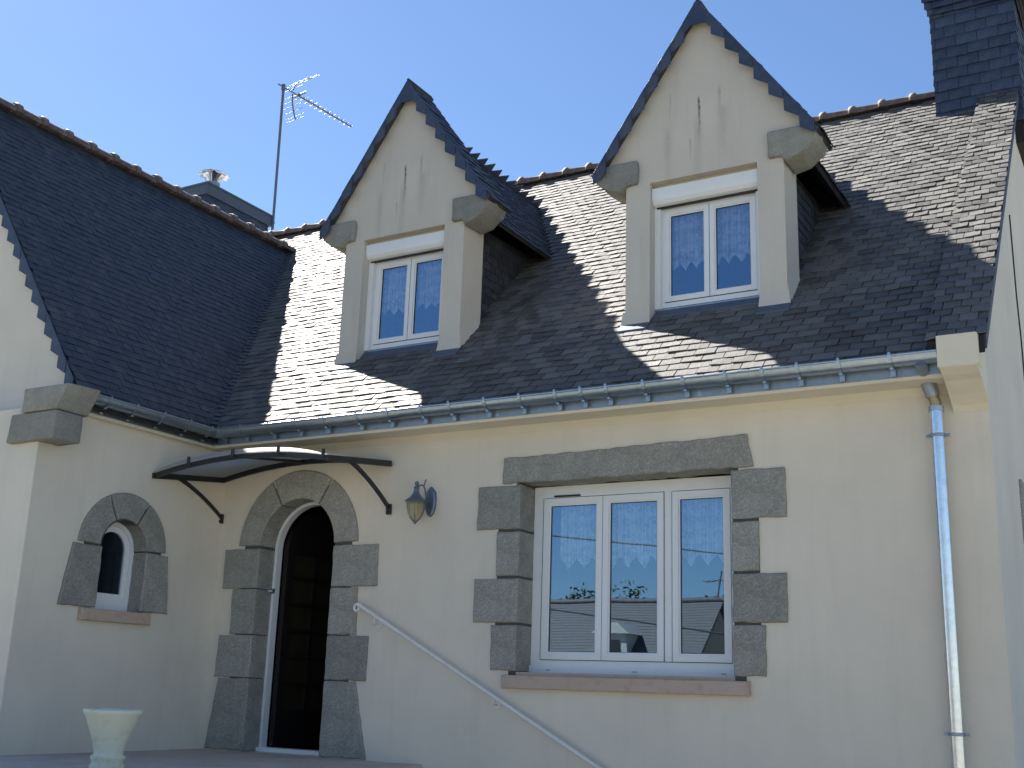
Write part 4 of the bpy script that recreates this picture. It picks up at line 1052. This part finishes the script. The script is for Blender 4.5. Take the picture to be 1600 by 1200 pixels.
# ================================================================== TV AERIAL
A0 = Vector((-4.01, 4.60, 7.15)); an = empty('tv_aerial', A0, 'grey rooftop TV aerial on a tall mast strapped to the left chimney', 'aerial')
def ao(mb, name, m=m_aerial): o = mb.obj(name, m, an); o.location = -A0; return o
TOP = Vector((-4.06, 4.60, 9.74))
mb = MB(); mb.tube([A0 - Z_ * .25, TOP], .022, 8); ao(mb, 'mast')
mb = MB(); mb.tube([(-4.06, 4.58, 7.2), (-3.99, 4.60, 7.2)], .02, 6); mb.tube([(-4.06, 4.58, 7.4), (-3.99, 4.60, 7.4)], .02, 6); ao(mb, 'mast_bracket')
def pix(u, v, z):
    d = _f + _r * ((u - 800) / 1805.4) + _u * ((600 - v) / 1805.4); return d
bd = Vector((.43, .903, .0)).normalized()
bd = None
# boom swings towards the street; director elements stand across it
B0 = TOP + Vector((-.02, -.10, .0)); B1 = Vector((-2.20, 3.55, 8.64))
B1 = Vector((-3.853, 6.077, 9.68))
bdir = (B1 - B0).normalized(); cross = bdir.cross(Z_).normalized(); upv = cross.cross(bdir).normalized()
mb = MB(); mb.tube([B0, B1], .012, 6); mb.tube([TOP - Z_ * .06, TOP + Z_ * .03], .035, 8); ao(mb, 'boom')
LB = (B1 - B0).length
for i in range(11):
    p = B0 + bdir * (LB * (.34 + .66 * i / 10)); r = .10 - .004 * i
    mb = MB(); mb.tube([p - cross * r, p + cross * r], .0045, 5); mb.tube([p - upv * .012, p + upv * .035], .008, 5); ao(mb, 'director')
p = B0 + bdir * LB * .27
mb = MB(); mb.tube([p - cross * .17, p + cross * .17], .007, 6); mb.tube([p - cross * .17 + upv * .03, p + cross * .17 + upv * .03], .007, 6); mb.tube([p, p + upv * .04], .03, 8); ao(mb, 'dipole')
for s in (1, -1):
    mb = MB(); q0 = B0 + bdir * LB * .19
    ed = [q0 + upv * s * (.03 + .40 * t) + bdir * (.34 * t * t) * (1 if s > 0 else .35) for t in (0, .25, .5, .75, 1)]
    mb.tube(ed, .012, 6)
    for t in (0.1, .3, .5, .7, .9, 1.0):
        c = q0 + upv * s * (.03 + .40 * t) + bdir * (.34 * t * t) * (1 if s > 0 else .35); mb.tube([c - cross * .22, c + cross * .22], .004, 4)
    ao(mb, 'reflector', m_zinc if s > 0 else m_aerial)

# ================================================================== THE STREET BEHIND THE CAMERA (mirrored in the wide window)
opp = empty('opposite_house', (-12, -26, -3), 'low house across the road with a brown tiled roof and one cream dormer', 'house')
O0 = Vector(opp.location)
def oo(mb, name, m, par=None): o = mb.obj(name, m, par or opp); o.location = -O0 if par is None else Vector((0, 0, 0)); return o
m_otile = slate('brown_roof_tiles', (.10, .085, .08), (.6, .8), .2); m_owall = plaster('buff_render', (.38, .32, .24))
gx = -4.85
mb = MB(); mb.box(-20, gx - .05, -30.2, -21.8, -3.2, -.35); mb.prism([(-30.2, -.35), (-21.8, -.35), (-26, 3.25)], (gx - .05, 0, 0), Y_, Z_, X_, 15); oo(mb, 'wall', m_owall)
mb = MB()
for s in (1, -1):
    y1, z1 = -26 + s * 4.7, -.62
    P8 = [(-20.3, -26, 3.33), (gx + .15, -26, 3.33), (gx + .15, y1, z1), (-20.3, y1, z1)]
    mb.hexa([(a, b, c - .0) for a, b, c in P8] + [(a, b, c + .10) for a, b, c in P8] if s < 0 else [(a, b, c) for a, b, c in reversed(P8)] + [(a, b, c + .10) for a, b, c in reversed(P8)])
orf = oo(mb, 'roof', m_otile)
mb = MB(); x = -20.3
while x < gx: mb.tube([(x, -26, 3.43), (x + .36, -26, 3.42)], [.11, .095], 8); x += .35
oo(mb, 'ridge_tiles', m_otile)
mb = MB()
for k in range(44):
    for s in (1,):
        t = (k + .5) / 44; y = -26 + 4.7 * t; z = 3.43 - 3.95 * t; mb.box(-20.3, gx + .16, y - .012, y + .012, z - .01, z + .004)
oo(mb, 'tile_course', m_otile)
mb = MB(); dx0, dx1 = -7.95, -6.95
mb.box(dx0, dx1, -25.3, -23.8, .9, 2.35); mb.prism([(dx0 - .12, 2.3), (dx1 + .12, 2.3), ((dx0 + dx1) / 2 + .25, 2.62), ((dx0 + dx1) / 2 - .25, 2.62)], (0, -23.7, 0), X_, Z_, Y_, 2.2); od = oo(mb, 'dormer', m_dormer)
mb = MB(); mb.box(dx0 + .22, dx1 - .22, -23.799, -23.78, 1.25, 2.1); o = oo(mb, 'window', m_gasket)
for x in (-18, -14.5, -11, -7.5):
    mb = MB(); mb.box(x, x + 1.2, -21.799, -21.77, -2.0, -.9); oo(mb, 'window', m_gasket)
mb = MB(); mb.tube([(-4.95, -26, 3.2), (-4.75, -26, 4.35)], .03, 6); mb.tube([(-5.3, -26, 4.0), (-4.3, -26, 4.08)], .02, 6)
for i in range(6): x = -5.3 + i * .18; mb.tube([(x, -26.3, 4.0 + i * .015), (x, -25.7, 4.0 + i * .015)], .012, 4)
o = mb.obj('rooftop_aerial', m_aerial, None, label='small aerial on the gable of the house across the road', category='aerial')
# overhead line
for (x, lab) in ((-24, 'farther wooden pole carrying the overhead line beside the road'), (9, 'nearer wooden pole carrying the overhead line beside the road')):
    zt_ = 7.8 if x < 0 else 3.1; mb = MB(); mb.tube([(x, -15.6, -3), (x, -15.6, zt_)], [.14, .09], 10)
    po_ = mb.obj('utility_pole', m_wood, None, label=lab, category='pole'); 
    m2 = MB(); m2.box(x - .06, x + .06, -15.75, -15.45, zt_ - .45, zt_ - .33); m2.obj('insulator', m_pvc, po_)
for dz, lab in ((0, 'upper black overhead cable strung along the road'), (-1.7, 'lower black overhead cable strung along the road')):
    mb = MB(); pts = []
    for i in range(25): t = i / 24; x = -24 + 33 * t; pts.append((x, -15.6, 3.453 - .1154 * x + .002 * x * x + dz))
    mb.tube(pts, .018, 5); mb.obj('overhead_cable', m_gasket, None, label=lab, category='cable')
# hedge and trees beyond the opposite house
m_leaf = mat('leaf_green', (.06, .09, .03), .7); _k = N(m_leaf); _k.color(_k.ramp(_k.noise(1.5, 4), (.3, (.03, .05, .015)), (.7, (.09, .13, .04))))
def tree(x, y, z0, h, r, label, seed):
    R_ = random.Random(seed); e = empty('tree', (x, y, z0), label, 'tree')
    mb = MB(); mb.tube([(0, 0, 0), (.1, 0, h * .4), (0, .1, h * .75)], [.22, .15, .05], 8)
    for i in range(6): w = i * 1.1; mb.tube([(0, 0, h * (.35 + .05 * i)), (r * .6 * math.cos(w), r * .6 * math.sin(w), h * (.55 + .06 * i))], [.08, .02], 5)
    mb.obj('trunk', m_wood, e)
    mb = MB(); cl = [(R_.uniform(-r, r) * .6, R_.uniform(-r, r) * .6, h * R_.uniform(.5, .92), r * R_.uniform(.3, .55)) for _ in range(16)]
    for i in range(5200):
        cx, cy, cz, cr = R_.choice(cl); d = Vector((R_.gauss(0, 1), R_.gauss(0, 1), R_.gauss(0, 1))).normalized() * cr * R_.uniform(.6, 1.08)
        p = Vector((cx, cy, cz)) + d; a = Vector((R_.gauss(0, 1), R_.gauss(0, 1), R_.gauss(0, 1))).normalized(); b = a.orthogonal().normalized(); s_ = R_.uniform(.07, .13)
        mb.add([p, p + a * s_ + b * s_ * .45, p + a * s_ * 2, p + a * s_ - b * s_ * .45], [(0, 1, 2, 3)])
    mb.obj('crown', m_leaf, e)
tree(-11.5, -33, -3, 7.4, 2.6, 'broad leafy tree rising just above the far roof ridge on its left', 1)
tree(-8.9, -36, -3, 8.3, 1.3, 'narrow pointed tree showing above the middle of the far roof ridge', 2)
tree(-2.6, -33, -3, 6.2, 2.2, 'low round tree beside the gable of the house across the road', 3)
tree(2.5, -31, -3, 6.5, 2.5, 'leafy tree farther right beyond the house across the road', 4)
tree(-17, -34, -3, 6.8, 2.6, 'leafy tree behind the far end of the opposite house', 5)
